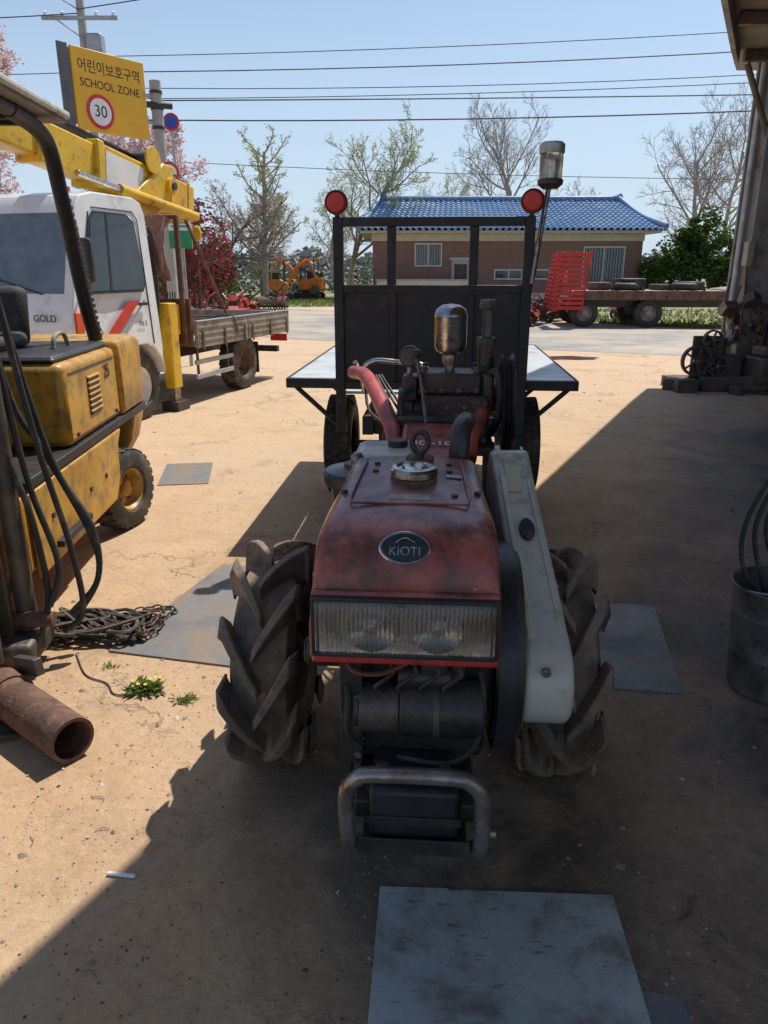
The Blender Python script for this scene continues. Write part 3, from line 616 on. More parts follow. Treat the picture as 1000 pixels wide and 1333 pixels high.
for s,x in((1,-.02),(-1,-1.15)):
    prism('mast_channel',[(x-.05,-1.66),(x+.05,-1.66),(x+.05,-1.635),(x-.02,-1.635),(x-.02,-1.54),(x+.05,-1.54),(x+.05,-1.51),(x-.05,-1.51)],'xy',.1,2.6,m_mast,FK,.004)
    cyl('lift_cylinder',(x+.075,-1.46,.14),(x+.075,-1.46,1.5),.036,m_mast,FK)
    cyl('lift_rod',(x+.075,-1.46,1.5),(x+.075,-1.46,2.5),.02,m_chrome,FK)
    cyl('cylinder_collar',(x+.075,-1.46,1.45),(x+.075,-1.46,1.5),.046,m_mast,FK)
for z in(.16,.9,2.55): bx('mast_crossbar',-1.12,-.05,-1.505,-1.48,z-.05,z+.05,m_mast,FK)
bx('fork_carriage',-1.0,-.1,-1.74,-1.69,.25,.62,m_mast,FK,.01)
for x in(-.95,-.2):
    prism('fork',[(-1.78,.6),(-1.75,.6),(-1.75,.09),(-2.7,.055),(-2.7,.045),(-1.78,.045)],'yz',x-.06,x+.06,m_mast,FK,.004)
hp=[[(.03,-1.40,2.3),(.05,-1.38,1.8),(.10,-1.36,1.2),(.15,-1.36,.8),(.22,-1.38,.45),(.25,-1.42,.2),(.18,-1.45,.12)],
[(.0,-1.36,2.3),(.03,-1.34,1.7),(.09,-1.32,1.2),(.17,-1.30,.75),(.29,-1.32,.5),(.30,-1.36,.3),(.2,-1.42,.18)],
[(.02,-1.42,2.3),(.03,-1.40,1.6),(.08,-1.42,1.1),(.12,-1.42,.7),(.19,-1.44,.4),(.16,-1.5,.25)],
[(-.02,-1.36,2.2),(-.01,-1.3,1.5),(.05,-1.3,1.0),(.13,-1.28,.8),(.26,-1.26,.45),(.28,-1.3,.28),(.2,-1.38,.14)],
[(.04,-1.44,2.2),(.06,-1.45,1.4),(.07,-1.47,.9),(.13,-1.47,.6),(.15,-1.47,.3),(.12,-1.5,.15)]]
for i,P in enumerate(hp): tube('hydraulic_hose',P,.0115,m_rubd,FK,10,6)
bx('mast_foot',-.08,.12,-1.62,-1.38,.06,.15,m_mast,FK,.02)
cyl('tilt_pin',(.0,-1.5,.2),(.17,-1.5,.2),.03,m_rust,FK)
text('side_lettering','25',.1,m_signk,FK,(.004,.02,.93),(R(90),0,R(90)))

PI=empty('steel_pipe')
p1=Vector((-.955,1.93,.078)); p2=Vector((-1.33,2.22,.082)); dv=(p2-p1).normalized(); u,w=frame(dv)
V=[];F=[];n=32
for p,r in((p1,.06),(p1,.072),(p2,.072),(p2,.06),(p1+dv*.001,.0599)):
    for k in range(n):
        a=2*math.pi*k/n; V.append(p+u*r*math.cos(a)+w*r*math.sin(a))
for i in range(4):
    for k in range(n): F.append((i*n+k,i*n+(k+1)%n,(i+1)*n+(k+1)%n,(i+1)*n+k))
add('pipe_body',V,F,m_rust,PI)
cyl('pipe_coupling',p2-dv*.10,p2-dv*.02,.082,m_rust,PI)
box('pipe_bracket',(-1.30,2.06,.03),(.2,.12,.012),m_rust,PI,rot=(0,R(8),R(20))); box('pipe_bracket_arm',(-1.22,2.24,.16),(.16,.03,.06),m_mast,PI,rot=(0,R(-15),R(-38)))
def chain(P,name,parent,lr=.016):
    Q=catmull(P,14); g=[]; last=Q[0]; i=0
    for q in Q[1:]:
        if (q-last).length>lr*2.1:
            d=(q-last).normalized(); c=(q+last)/2; uu,ww=frame(d); s=uu if i%2 else ww
            g.append(tubeg([c+d*lr*1.35*math.cos(a*math.pi/5)+s*lr*.75*math.sin(a*math.pi/5) for a in range(10)],lr*.26,5,1,True)); last=q;i+=1
    multi(name,g,m_chain,parent,smooth=True)
CH=empty('chain')
random.seed(3)
for c in range(4):
    P=[]
    for k in range(9):
        P.append((-1.17+.2*math.sin(k*1.1+c*1.7)+random.uniform(-.06,.06),2.79+.09*math.cos(k*1.9+c)+random.uniform(-.04,.04),.016+.012*((k+c)%4)))
    chain(P,'chain_run',CH)
chain([(-1.0,2.85,.015),(-.93,2.93,.012),(-.95,3.0,.012),(-1.1,2.95,.02),(-1.25,2.7,.012),(-1.35,2.66,.012)],'chain_end',CH)
RP=empty('rope')
for c in range(7):
    tube('rope_strand',[(-1.2+.2*math.sin(k*1.4+c),2.78+.12*math.cos(k*1.7+c*2),.025+.014*((k*c)%4)) for k in range(9)],.008,m_rope if c%2 else m_rubd,RP,6,6)
tube('rope_tail',[(-1.22,2.6,.006),(-1.12,2.44,.005),(-1.02,2.38,.005),(-.97,2.31,.005),(-.90,2.29,.005)],.003,m_rope,RP,6,6)

def plant(name,c,n,h,flowers,seed):
    random.seed(seed); V=[];F=[];MI=[]
    for k in range(n):
        a=random.uniform(0,6.28); L=random.uniform(.5,1)*h; b=Vector((c[0]+random.gauss(0,.5)*h*.8,c[1]+random.gauss(0,.5)*h*.5,.002))
        d=Vector((math.cos(a),math.sin(a),random.uniform(.2,1.1))).normalized(); s=Vector((-math.sin(a),math.cos(a),0))*L*.11
        o=len(V); V+=[b,b+d*L*.45+s,b+d*L*.45-s,b+d*L*.9+Vector((0,0,-L*.2))]; F+=[(o,o+1,o+3,o+2)];MI.append(0)
    for k in range(flowers):
        p=Vector((c[0]+random.uniform(-1,1)*h*.8,c[1]+random.uniform(-1,1)*h*.5,random.uniform(.02,.045)))
        for q in range(12):
            a=q*math.pi/6; o=len(V); r=.0075
            V+=[p,p+Vector((r*math.cos(a),r*math.sin(a),.004)),p+Vector((r*math.cos(a+.5),r*math.sin(a+.5),.004))];F.append((o,o+1,o+2));MI.append(1)
    addm(name,V,F,[LM('weed_leaf',(.13,.19,.045),(.20,.25,.08),20,.35),m_flow],None,0,midx=MI)
plant('dandelion_plant',(-.865,2.34),150,.07,6,1)
plant('weed_tuft',(-.70,2.27),60,.04,0,2)
plant('weed_tuft',(-1.05,2.5),30,.03,0,22)
box('scrap_stick',(-.66,1.475,.006),(.075,.010,.008),m_signw,None,rot=(0,0,R(-8)),bevel=.003)
tube('scrap_wire',[(.69,1.34,.004),(.72,1.36,.004),(.74,1.40,.004),(.76,1.41,.004)],.0025,m_rust,None,5)
g=[]
random.seed(12)
for i in range(34): g.append(boxg((random.uniform(-1.4,1.5),random.uniform(1.1,2.9),.003),(random.uniform(.004,.013),random.uniform(.003,.007),.003),(0,random.uniform(-.3,.3),random.random()*3)))
multi('litter',g,M('litter_pale',(.5,.47,.42),rough=.7,bump=0))
g=[]
for i in range(40): 
    x=random.uniform(-1.3,1.4); y=random.uniform(1.1,3.2); a=random.random()*3; g.append(tubeg([(x,y,.003),(x+.02*math.cos(a),y+.02*math.sin(a),.006),(x+.04*math.cos(a+.4),y+.04*math.sin(a+.4),.003)],.0012,4,3))
multi('twig_litter',g,m_bark)

# ---------------------------------------------------------------- bucket & hoses right
BK=empty('metal_bucket',(1.39,2.36,0))
m_bk=M('bucket_metal',(.20,.195,.18),(.12,.11,.10),sc=7,rough=.42,metal=.3,bump=.3,dirt=(.06,.05,.04),damt=.5,dsc=8)
lathe('bucket_shell',[(0,.004),(.125,.004),(.13,.02),(.140,.15),(.144,.155),(.142,.16),(.15,.30),(.154,.305),(.152,.31),(.158,.40),(.164,.405),(.160,.412),(.153,.405),(.145,.30),(.125,.03),(0,.025)],(0,0,0),m_bk,BK,seg=44)
tube('bucket_handle',[(.16*math.cos(a),.16*math.sin(a)*.9,.395-.03*math.sin(a*1)) for a in [math.pi*(1+k/8) for k in range(9)]],.005,m_steel,BK,8,2)
box('bucket_label',(-.05,-.146,.27),(.06,.004,.08),M('faded_label',(.25,.4,.33),(.4,.42,.4),sc=30,rough=.6,bump=0),BK,rot=(R(-5),0,R(-19)),bevel=0)
HR=empty('hose_coil')
for i in range(3):
    d=i*.03
    tube('hose_loop',[(1.66,2.5,1.2-d),(1.46+d,2.45,1.03+d),(1.31+d,2.4,.80),(1.235+d*1.2,2.38,.62),(1.25+d*1.8,2.37,.46),(1.36,2.36,.34),(1.45,2.38,.33)],.008,m_rubd,HR,8,6)

# ---------------------------------------------------------------- crane truck
CT=empty('crane_truck',(-2.63,6.44,0),-math.atan2(.283,.959))
def tum(x,y,z):
    if z>1.2:
        k=(z-1.2)*.1
        if x>-.85: x-=k
        else: x+=k
    return (x,y,z)
cabp=[(.0,.40),(-.03,.55),(-.02,1.0),(.03,1.2),(.30,1.97),(.38,2.06),(.55,2.1),(1.15,2.1),(1.27,2.06),(1.31,1.95),(1.31,.70),(1.3,.62)]
for k in range(8):
    a=R(10+k*160/7); cabp.append((.97+.40*math.cos(a)*.92,.36+.40*math.sin(a)))
cabp+=[(.55,.38)]
prism('cab',cabp,'yz',-1.7,0,m_white,CT,.035,tum,3)
def quad(name,P,mat,off=.006,th=.004):
    P=[Vector(p) for p in P]; n=(P[1]-P[0]).cross(P[-1]-P[0]).normalized()
    m=len(P); V=[p+n*off for p in P]+[p+n*(off+th) for p in P]
    F=[tuple(range(m)),tuple(range(2*m-1,m-1,-1))]+[(k,(k+1)%m,m+(k+1)%m,m+k) for k in range(m)]
    return add(name,V,F,mat,CT,smooth=False)
def sd(y,z): return tum(0,y,z)
def sc_(P,k):
    c=[sum(p[i] for p in P)/len(P) for i in range(2)]; return [(c[0]+(p[0]-c[0])*k[0],c[1]+(p[1]-c[1])*k[1]) for p in P]
wp=[(.26,1.27),(1.04,1.27),(1.10,1.34),(1.08,1.86),(.98,1.92),(.52,1.92),(.45,1.86)]
quad('window_seal',[sd(*p) for p in sc_(wp,(1.06,1.07))],m_plast,.001)
quad('side_window',[sd(*p) for p in wp],m_glass,.005)
quad('window_divider',[sd(.55,1.27),sd(.58,1.27),sd(.70,1.92),sd(.67,1.92)],m_plast,.009)
quad('windshield_seal',[(-1.63,.045,1.22),(-.07,.045,1.22),(-.13,.297,1.94),(-1.57,.297,1.94)],m_plast,.001)
quad('windshield',[(-1.6,.055,1.25),(-.1,.055,1.25),(-.15,.285,1.91),(-1.55,.285,1.91)],m_wsh,.006)
for i,(x0,x1) in enumerate(((-.3,-.75),(-.95,-1.4))):
    tube('wiper',[(x0,.02,1.25),(x1,.06,1.36),(x1-.15,.09,1.45)],.008,m_plast,CT,6,1)
for P in([(.50,.72),(.40,.85),(.20,1.2),(.45,1.93)],[(1.16,.75),(1.16,1.90),(1.1,1.97),(.5,1.97)]):
    tube('door_seam',[Vector(tum(.002,y,z)) for y,z in P],.005,m_plast,CT,5,1)
bx('door_handle',.001,.02,.95,1.09,1.12,1.15,m_plast,CT,.005)
quad('stripe_red',[sd(.42,.88),sd(.60,.88),sd(.98,1.17),sd(.80,1.17)],m_redl,.002,.002)
quad('stripe_grey',[sd(.66,.88),sd(.70,.88),sd(1.08,1.17),sd(1.04,1.17)],m_galv,.002,.002)
bx('turn_lamp',-.02,.012,.02,.12,.92,1.10,m_orange,CT,.01)
bx('front_bumper',-1.72,.02,-.09,.0,.38,.62,m_white,CT,.03); bx('front_grille',-1.4,-.3,-.045,-.02,.75,.9,m_plast,CT,.01)
for x in(-1.45,-.25): box('headlamp',(x,-.04,.80),(.3,.05,.17),m_clear,CT,bevel=.02)
text('grille_lettering','GOLD',.085,m_signk,CT,(-.26,-.035,1.05),(R(90),0,0),.002)
text('door_lettering','HI-3',.07,m_signk,CT,(.004,1.0,.95),(R(90),0,R(90)),.001)
bx('wheel_arch_trim',.0,.012,.58,.62,.5,.66,m_plast,CT,.004)
tube('mirror_arm',[(-.02,.18,1.28),(.1,.06,1.3),(.13,.02,1.5),(.1,.06,1.75),(-.06,.25,1.85)],.012,m_plast,CT,8)
box('wing_mirror',(.15,.04,1.52),(.2,.07,.36),m_plast,CT,rot=(0,0,R(-15)),bevel=.04)
cyl('roof_marker',(-.3,.5,2.1),(-.3,.5,2.14),.03,m_orange,CT)
bx('cab_step',-.12,.0,.30,.52,.35,.42,m_plast,CT)
for s in(-1,1):
    x=-.17 if s>0 else -1.53
    wheel('front_wheel',CT,(x,.97,.34),.34,.2,m_rubt,m_white,s,0,34,.58,-.03)
    wheel('rear_wheel',CT,(x+ (.03 if s>0 else -.03),3.2,.34),.34,.22,m_rubt,m_rust,s,0,34,.58,-.05)
for x in(-.6,-1.1): bx('chassis_rail',x-.04,x+.04,.3,4.45,.45,.60,m_blk,CT)
bx('bed_floor',-1.7,0,1.95,4.5,.64,.69,m_wood,CT)
for x in(-.0,-1.7):
    for (a,b) in((1.97,3.2),(3.22,4.48)):
        bx('side_board',x-.02,x+.02,a,b,.62,.90,m_wood,CT,.006)
        for zz in(.69,.76,.83): bx('board_rib',x+.0205,x+.028,a+.03,b-.03,zz,zz+.02,m_wood,CT,.002)
        for k in range(3):
            yy=a+.1+(b-a-.2)*k/2; bx('board_hinge',x+.029,x+.038,yy-.02,yy+.02,.60,.80,m_rust,CT,.002)
bx('tail_board',-1.7,0,4.482,4.52,.62,.90,m_wood,CT,.006); bx('head_board',-1.68,-.02,1.92,1.955,.65,1.15,m_rust,CT)
bx('rail_cap',-.028,.028,1.97,4.48,.902,.915,m_galv,CT,.002)
for z in(.30,.46): bx('side_guard',-.05,-.02,1.98,2.85,z-.025,z+.025,m_galv,CT)
for y in(2.05,2.75): bx('guard_bracket',-.07,-.052,y,y+.04,.28,.62,m_blk,CT)
bx('mud_flap',-.28,-.06,3.62,3.63,.15,.55,m_rubd,CT); bx('rear_lamp',-.3,-.05,4.53,4.56,.48,.58,m_redl,CT)
bx('rear_underrun',-1.6,-.1,4.3,4.38,.35,.43,m_blk,CT)
bx('tool_box',-1.1,-.5,2.2,2.9,.70,1.0,m_rust,CT,.01); tube('load_rope',[(-.3,2.3,.95),(-.1,2.6,.93),(0.02,2.8,.93),(.04,2.9,.7)],.01,m_rope,CT,6)
for x in(-.08,-1.62):
    bx('rack_post',x-.025,x+.025,1.86,1.90,.65,1.95,m_rust,CT)
bx('rack_top',-1.64,-.06,1.855,1.905,1.951,1.99,m_rust,CT)
cyl('diagonal_bar',(-.04,2.0,1.95),(-.04,2.8,.92),.018,m_rust,CT,seg=10)
for i in range(6): tube('crane_hose',[(-.4+.03*i,1.4,1.9),(-.2+.02*i,1.42,1.5+.05*i),(-.2+.02*i,1.42,1.0),(-.4,1.45,.8)],.012,m_rubd,CT,6)
m_rag=M('faded_cloth',(.3,.16,.13),(.2,.12,.1),sc=12,rough=.9,bump=.6,bsc=20)
random.seed(9); g=[tubeg([(-.1+random.uniform(-.06,.06),1.6+random.uniform(-.1,.1),1.95),(-.1+random.uniform(-.08,.08),1.6+random.uniform(-.12,.12),1.75),(-.1+random.uniform(-.06,.06),1.6+random.uniform(-.1,.1),1.4+random.uniform(-.1,.1))],(.05,.02),7,5) for i in range(9)]
multi('rag_bundle',g,m_rag,CT,smooth=True)
bx('stabiliser_leg',-.14,-.02,1.5,1.66,.24,1.12,m_yel2,CT,.012); bx('stabiliser_inner',-.12,-.04,1.52,1.64,.1,.24,m_steel,CT)
bx('stabiliser_foot',-.18,.02,1.46,1.70,.0,.10,m_blk,CT)
bx('stabiliser_beam',-1.6,-.16,1.48,1.68,.62,.78,m_yel2,CT,.01); bx('control_box',-.30,-.10,1.68,1.84,.78,1.10,m_yel2,CT,.01)
g=[cylg((-.15-.03*i,1.84,1.10),(-.15-.03*i,1.86,1.22),.006,seg=6) for i in range(5)]; multi('control_levers',g,m_signk,CT)
cyl('crane_column',(-.85,1.58,.78),(-.85,1.58,2.0),.15,m_yel2,CT); 
prism('crane_post',[(1.4,1.9),(1.8,1.9),(2.25,2.25),(2.3,2.5),(2.1,2.52),(1.4,2.1)],'yz',-.70,-.30,m_yel2,CT,.02)
def bo(nm,y0,y1,zc,h,w,mat,bev=.02):
    yc=(y0+y1)/2; box(nm,(-.48,yc,zc+(2.3-yc)*math.tan(R(8))),(w,(y1-y0),h),mat,CT,rot=(R(-8),0,0),bevel=bev)
bo('boom_outer',1.1,2.75,2.22,.38,.28,m_yel2); bo('boom_middle',.35,1.1,2.22,.33,.24,m_yel2); bo('boom_white_section',1.15,1.75,2.22,.27,.29,m_white,.004)
bo('boom_inner',-.9,.35,2.22,.28,.20,m_yel2); bo('boom_collar',1.02,1.12,2.22,.42,.32,m_yel2); bo('boom_collar_b',.3,.38,2.22,.37,.27,m_yel2)
for y in(1.95,2.25,2.6): bo('boom_rib',y,y+.03,2.22,.40,.30,m_yel2,.004)
box('boom_head',(-.48,-1.0,2.62),(.22,.25,.34),m_yel2,CT,bevel=.03)
cyl('boom_ram',(-.25,2.6,2.02),(-.25,1.2,2.18),.05,m_yel2,CT); cyl('boom_ram_rod',(-.25,1.2,2.18),(-.25,.6,2.26),.03,m_chrome,CT)
cyl('boom_pivot',(-.68,2.2,2.3),(-.26,2.2,2.3),.09,m_yel2,CT); cyl('boom_pivot_pin',(-.26,2.2,2.3),(-.24,2.2,2.3),.04,m_blk,CT)
cyl('winch_drum',(-.66,1.9,2.52),(-.3,1.9,2.52),.08,m_blk,CT)
for x in(-.66,-.30): cyl('winch_flange',(x-.012,1.9,2.52),(x+.012,1.9,2.52),.13,m_yel2,CT)
tube('hoist_wire',[(-.34,2.7,2.1),(-.33,2.72,1.9)],.012,m_blk,CT,8,1); lathe('hook_block',[(0,-.1),(.04,-.08),(.06,0),(.04,.06),(0,.08)],(-.33,2.72,1.86),m_yel2,CT,seg=16)
for i in range(3): bo('boom_hydraulic_line',.4,2.6,2.44+.025*i,.015,.02+.02*i,m_blk,0)

# ---------------------------------------------------------------- signs
SZ=empty('school_zone_sign',(-3.9,14.2,0))
cyl('sign_pole',(0,0,0),(0,0,4.5),.095,m_conc,SZ)
for z in(3.75,4.05,4.3): cyl('pole_band',(0,0,z),(0,0,z+.05),.108,m_blk,SZ)
PN=empty('sign_face',(-.5,-.8,4.12),R(54.4),SZ)
bx('panel',-.67,.67,-.02,.02,-.58,.58,m_signy,PN,.008); bx('panel_frame',-.72,.69,.022,.06,-.5,.56,m_galv,PN,.006)
bx('side_plate',-.86,-.70,-.0,.05,-.55,.6,M('grey_sign_back',(.12,.12,.13),rough=.5),PN,.006)
text('sign_lettering','어린이보호구역',.205,m_signk,PN,(0,-.023,.33),(R(90),0,0),.001,.88)
text('sign_lettering_latin','SCHOOL ZONE',.165,m_signk,PN,(-.01,-.023,.1),(R(90),0,0),.001,.95)
lathe('limit_ring',[(0,0),(.25,0),(.25,-.004),(0,-.004)],(-.25,-.022,-.28),m_signr,PN,'Y'); lathe('limit_disc',[(0,0),(.195,0),(.195,-.004),(0,-.004)],(-.25,-.028,-.28),m_signw,PN,'Y')
text('limit_number','30',.24,m_signk,PN,(-.25,-.034,-.28),(R(90),0,0),.001)
for z in(3.85,4.25): cyl('sign_arm',(0,0,z),(-.62,-.72,z),.03,m_galv,SZ)
cyl('lamp_arm',(-.3,-.2,4.12),(.25,.05,4.12),.05,m_blk,SZ)
def rsign(name,loc,h,r,rz,ringm,facem,txt=None):
    e=empty(name,loc,rz); cyl('post',(0,0.03,0),(0,.03,h+r),.03,m_galv,e,seg=12)
    lathe('ring',[(0,0),(r,0),(r,-.006),(0,-.006)],(0,-.01,h),ringm,e,'Y'); lathe('face',[(0,0),(r*.76,0),(r*.76,-.006),(0,-.006)],(0,-.018,h),facem,e,'Y')
    if txt: text('number',txt,r*.95,m_signk,e,(0,-.027,h),(R(90),0,0),.001)
rsign('no_parking_sign',(-4.4,17,0),4.35,.17,0,m_signr,m_signb)
rsign('speed_limit_sign',(-3.62,13.6,0),3.0,.17,0,m_signr,m_signw,'30')
GS=empty('notice_sign',(-3.05,11.8,0))
bx('board',-.17,.17,-.02,0,1.75,2.45,m_signw,GS); bx('board_band',-.17,.17,-.026,-.021,1.75,2.0,m_signg,GS,0); bx('board_band_top',-.17,.17,-.026,-.021,2.28,2.45,m_signg,GS,0); cyl('post',(0,.04,0),(0,.04,2.5),.03,m_galv,GS)
for i in range(4): bx('text_line',-.13,.12,-.025,-.021,2.05+i*.055,2.075+i*.055,m_signg,GS,0)

def upole(x,y,h):
    e=empty('utility_pole',(x,y,0)); cyl('pole',(0,0,0),(0,0,h),.17,m_conc,e,r2=.11)
    for z,w in((h-.5,1.3),(h-1.2,1.1),(h-2.6,.6)):
        bx('crossarm',-w,w,-.2,-.12,z-.05,z+.05,m_galv,e)
        for k in(-.9,-.45,.45,.9): lathe('insulator',[(.03,0),(.06,.03),(.03,.06),(.06,.09),(.03,.12),(0,.14)],(k*w,-.16,z+.05),m_signw,e,seg=10)
        cyl('brace',(-w*.6,-.16,z-.05),(0,-.12,z-.5),.02,m_galv,e,seg=6)
    bx('transformer',.15,.6,-.3,.1,h-2.3,h-1.6,m_galv,e,.05)
    return e
upole(-8.85,25,9.6); upole(27,24,10.2)
WR=empty('power_line')
def wire(a,b,sag,r=.012):
    a=Vector(a);b=Vector(b); P=[a.lerp(b,k/16)-Vector((0,0,sag*4*(k/16)*(1-k/16))) for k in range(17)]
    tube('wire',P,r,m_rubd,WR,5,1)
wire((-8.9,24.8,7.4),(27,23.8,9.0),.35); wire((-8.9,24.8,7.0),(27,23.8,8.5),.4,.016); wire((-8.9,24.8,6.6),(27,23.8,7.9),.5,.012); wire((-8.9,24.8,6.3),(27,23.8,7.5),.35)
wire((-3.9,14.2,4.2),(27,23.8,6.6),.1,.012); wire((-8.9,24.8,5.75),(27,23.8,6.7),.4,.02)
wire((-8.9,30,5.3),(27,30,4.7),.3,.012)
wire((-30,22,9.0),(-8.9,24.8,9.3),.5,.016); wire((-30,22,8.4),(-8.9,24.8,8.5),.5,.016); wire((-30,22,7.2),(-8.9,24.8,7.0),.4,.012)
wire((-8.9,24.8,9.3),(10,21,10.8),.3,.016); wire((-8.9,24.8,8.6),(12,20,10.8),.3,.016)

# ---------------------------------------------------------------- brick house
BH=empty('brick_house',(-.55,38,0))
def brickmat():
    m=bpy.data.materials.new('brick_wall'); m.use_nodes=True;nt=m.node_tree;N=nt.nodes;L=nt.links
    tc=N.new('ShaderNodeTexCoord'); mp=N.new('ShaderNodeMapping'); mp.inputs['Rotation'].default_value=(R(90),0,0); L.new(tc.outputs['Object'],mp.inputs['Vector'])
    b=N.new('ShaderNodeTexBrick'); b.inputs['Color1'].default_value=(.25,.10,.075,1); b.inputs['Color2'].default_value=(.18,.075,.06,1); b.inputs['Mortar'].default_value=(.29,.23,.19,1)
    b.inputs['Scale'].default_value=1; b.inputs['Brick Width'].default_value=.23; b.inputs['Row Height'].default_value=.08; b.inputs['Mortar Size'].default_value=.01
    L.new(mp.outputs['Vector'],b.inputs['Vector']); L.new(b.outputs['Color'],N['Principled BSDF'].inputs['Base Color']); N['Principled BSDF'].inputs['Roughness'].default_value=.85
    return m
mb=brickmat(); m_cream=M('cream_render',(.60,.55,.47),(.52,.47,.4),rough=.8,bump=.1)
bx('walls',0,13.1,0,7,0,2.75,mb,BH,.01); bx('wall_band',-.05,13.15,-.05,7.05,2.76,3.1,m_cream,BH,.01)
bx('soffit',-.6,13.7,-.75,7.7,3.101,3.2,m_cream,BH,.01)
m_tile=M('blue_roof_tile',(.15,.27,.44),(.10,.21,.37),sc=1.5,rough=.42,bump=.1,dirt=(.24,.31,.40),damt=.5,dsc=1.5)
def slope(name,x0,x1,ex0,ex1,y0,y1,z0,z1):
    nx=int((ex1-ex0)/.3*6); ny=14; V=[];F=[]
    for j in range(ny+1):
        for st in(0,1):
            t=min(1,(j+(.93 if st else 0))/ny)
            for i in range(nx+1):
                u=i/nx; xe=ex0+(ex1-ex0)*u; xr=x0+(x1-x0)*u; x=xe+(xr-xe)*t
                zz=z0+(z1-z0)*(t**1.12)+.06*abs(math.sin(math.pi*xe/.3))+(.05*(1-st))
                V.append((x,y0+(y1-y0)*t,zz))
    rows=2*(ny+1)
    for j in range(rows-1):
        for i in range(nx): a=j*(nx+1)+i; F.append((a,a+1,a+nx+2,a+nx+1))
    add(name,V,F,m_tile,BH,smooth=False,fix=False)
slope('roof_front',.35,12.7,-.7,13.8,-.85,3.5,3.22,4.85); slope('roof_back',.35,12.7,-.7,13.8,7.85,3.5,3.22,4.85)
add('roof_hip_ends',[(-.7,-.85,3.2),(-.7,7.85,3.2),(.35,3.5,4.85),(13.8,-.85,3.2),(13.8,7.85,3.2),(12.7,3.5,4.85)],[(0,1,2),(3,4,5)],m_tile,BH,smooth=False)
tube('roof_ridge',[(.2,3.5,5.08),(.5,3.5,4.98),(2,3.5,4.95),(11,3.5,4.95),(12.5,3.5,4.98),(12.9,3.5,5.1)],.14,m_tile,BH,8,3)
g=[cylg((.4+i*.35,3.36,4.95),(.4+i*.35,3.30,4.93),.1,seg=8) for i in range(36)]; multi('ridge_tile_ends',g,m_tile,BH)
g=[cylg((-.6+i*.3,-.83,3.24),(-.6+i*.3,-.9,3.24),.08,seg=8) for i in range(49)]; multi('eave_tile_ends',g,m_tile,BH)
for a,b in(((-.75,-.9,3.4),(.3,3.4,4.95)),((13.85,-.9,3.4),(12.75,3.4,4.95))): tube('hip_ridge',[a,((a[0]+b[0])/2,(a[1]+b[1])/2,3.97),b],.13,m_tile,BH,8,3)
m_frame=M('window_frame',(.55,.55,.55),(.48,.48,.48),rough=.5,bump=0)
def win(x0,x1,z0,z1,nb=2,bars=0):
    bx('window_glass',x0,x1,-.03,-.01,z0,z1,m_glass,BH,0)
    for a,b,c,d in((x0-.07,x1+.07,z0-.07,z0),(x0-.07,x1+.07,z1,z1+.07),(x0-.07,x0,z0,z1),(x1,x1+.07,z0,z1)): bx('window_frame',a,b,-.08,-.0,c,d,m_frame,BH,.005)
    for i in range(1,nb): x=x0+(x1-x0)*i/nb; bx('mullion',x-.03,x+.03,-.06,-.031,z0,z1,m_frame,BH,0)
    for i in range(bars): x=x0+(x1-x0)*(i+.5)/bars; bx('window_bar',x-.012,x+.012,-.10,-.081,z0,z1,m_galv,BH,0)
win(2.1,3.3,1.65,2.6,2,10); win(10.3,12.2,.7,2.45,2,14); win(6.0,8.6,1.05,1.4,4)
bx('door',3.85,4.75,-.04,-.0,.0,1.9,M('door_paint',(.5,.45,.38),rough=.6),BH,.01); bx('door_frame',3.75,4.85,-.03,-.001,1.91,2.0,m_frame,BH,.01); bx('door_window',4.0,4.6,-.06,-.045,1.0,1.7,m_glass,BH,0)
bx('band_course',-.02,13.12,-.03,-.002,.0,.35,m_cream,BH,0)
bx('gas_box',9.2,9.5,-.25,-.01,.8,1.5,m_galv,BH)
SH=empty('garden_wall',(-.55,36.5,0)); bx('wall',.2,4.8,0,.18,0,.95,m_cream,SH); bx('wall_coping',.15,4.85,-.03,.21,.951,1.02,m_conc,SH)

# ---------------------------------------------------------------- flatbed trailer with ramps
FT=empty('flatbed_trailer',(4.9,19.9,0),R(-3))
bx('bed',0,4.1,0,2.2,.78,.92,m_wood,FT,.02); bx('bed_rail',0,4.1,-.04,-.002,.70,.93,m_rust,FT)
bx('chassis_beam',.2,6.2,.5,.62,.5,.77,m_blk,FT); bx('chassis_beam_b',.2,6.2,1.6,1.72,.5,.77,m_blk,FT)
for x in(.35,2.0): 
    for y in(.22,1.98):
        e=empty('axle_wheel',(x,y,.36),R(-90),FT); wheel('wheel',e,(0,0,0),.36,.24,m_rubd,m_wood,1 if y<1 else -1,0,30,.55)
for i in range(9): bx('stake_pocket',.3+i*.42,.36+i*.42,-.07,-.041,.72,.9,m_rust,FT,0)
for y in(.05,1.25):
    g=[]
    for u in(0,.4,.8): g.append(boxg((-.32,y+u,1.15),(.08,.05,1.5),(0,R(8),0)))
    for i in range(13): g.append(boxg((-.42+i*.016,y+.4,.48+i*.112),(.05,.84,.07),(0,R(8),0)))
    multi('loading_ramp',g,m_ramp,FT,.004)
g=[]
for i in range(12): g.append(boxg((-.15+i*.012,-.06,.50+i*.12),(.72,.04,.085)))
for x in(-.48,-.12,.24): g.append(boxg((x+.06,-.03,1.15),(.055,.03,1.5),(0,R(6),0)))
multi('tail_gate_frame',g,m_ramp,FT,.003)
prism('gooseneck',[(4.1,.7),(4.1,.95),(5.0,1.05),(6.2,1.05),(6.2,.85),(4.9,.85)],'xz',.3,1.9,m_wood,FT,.02)
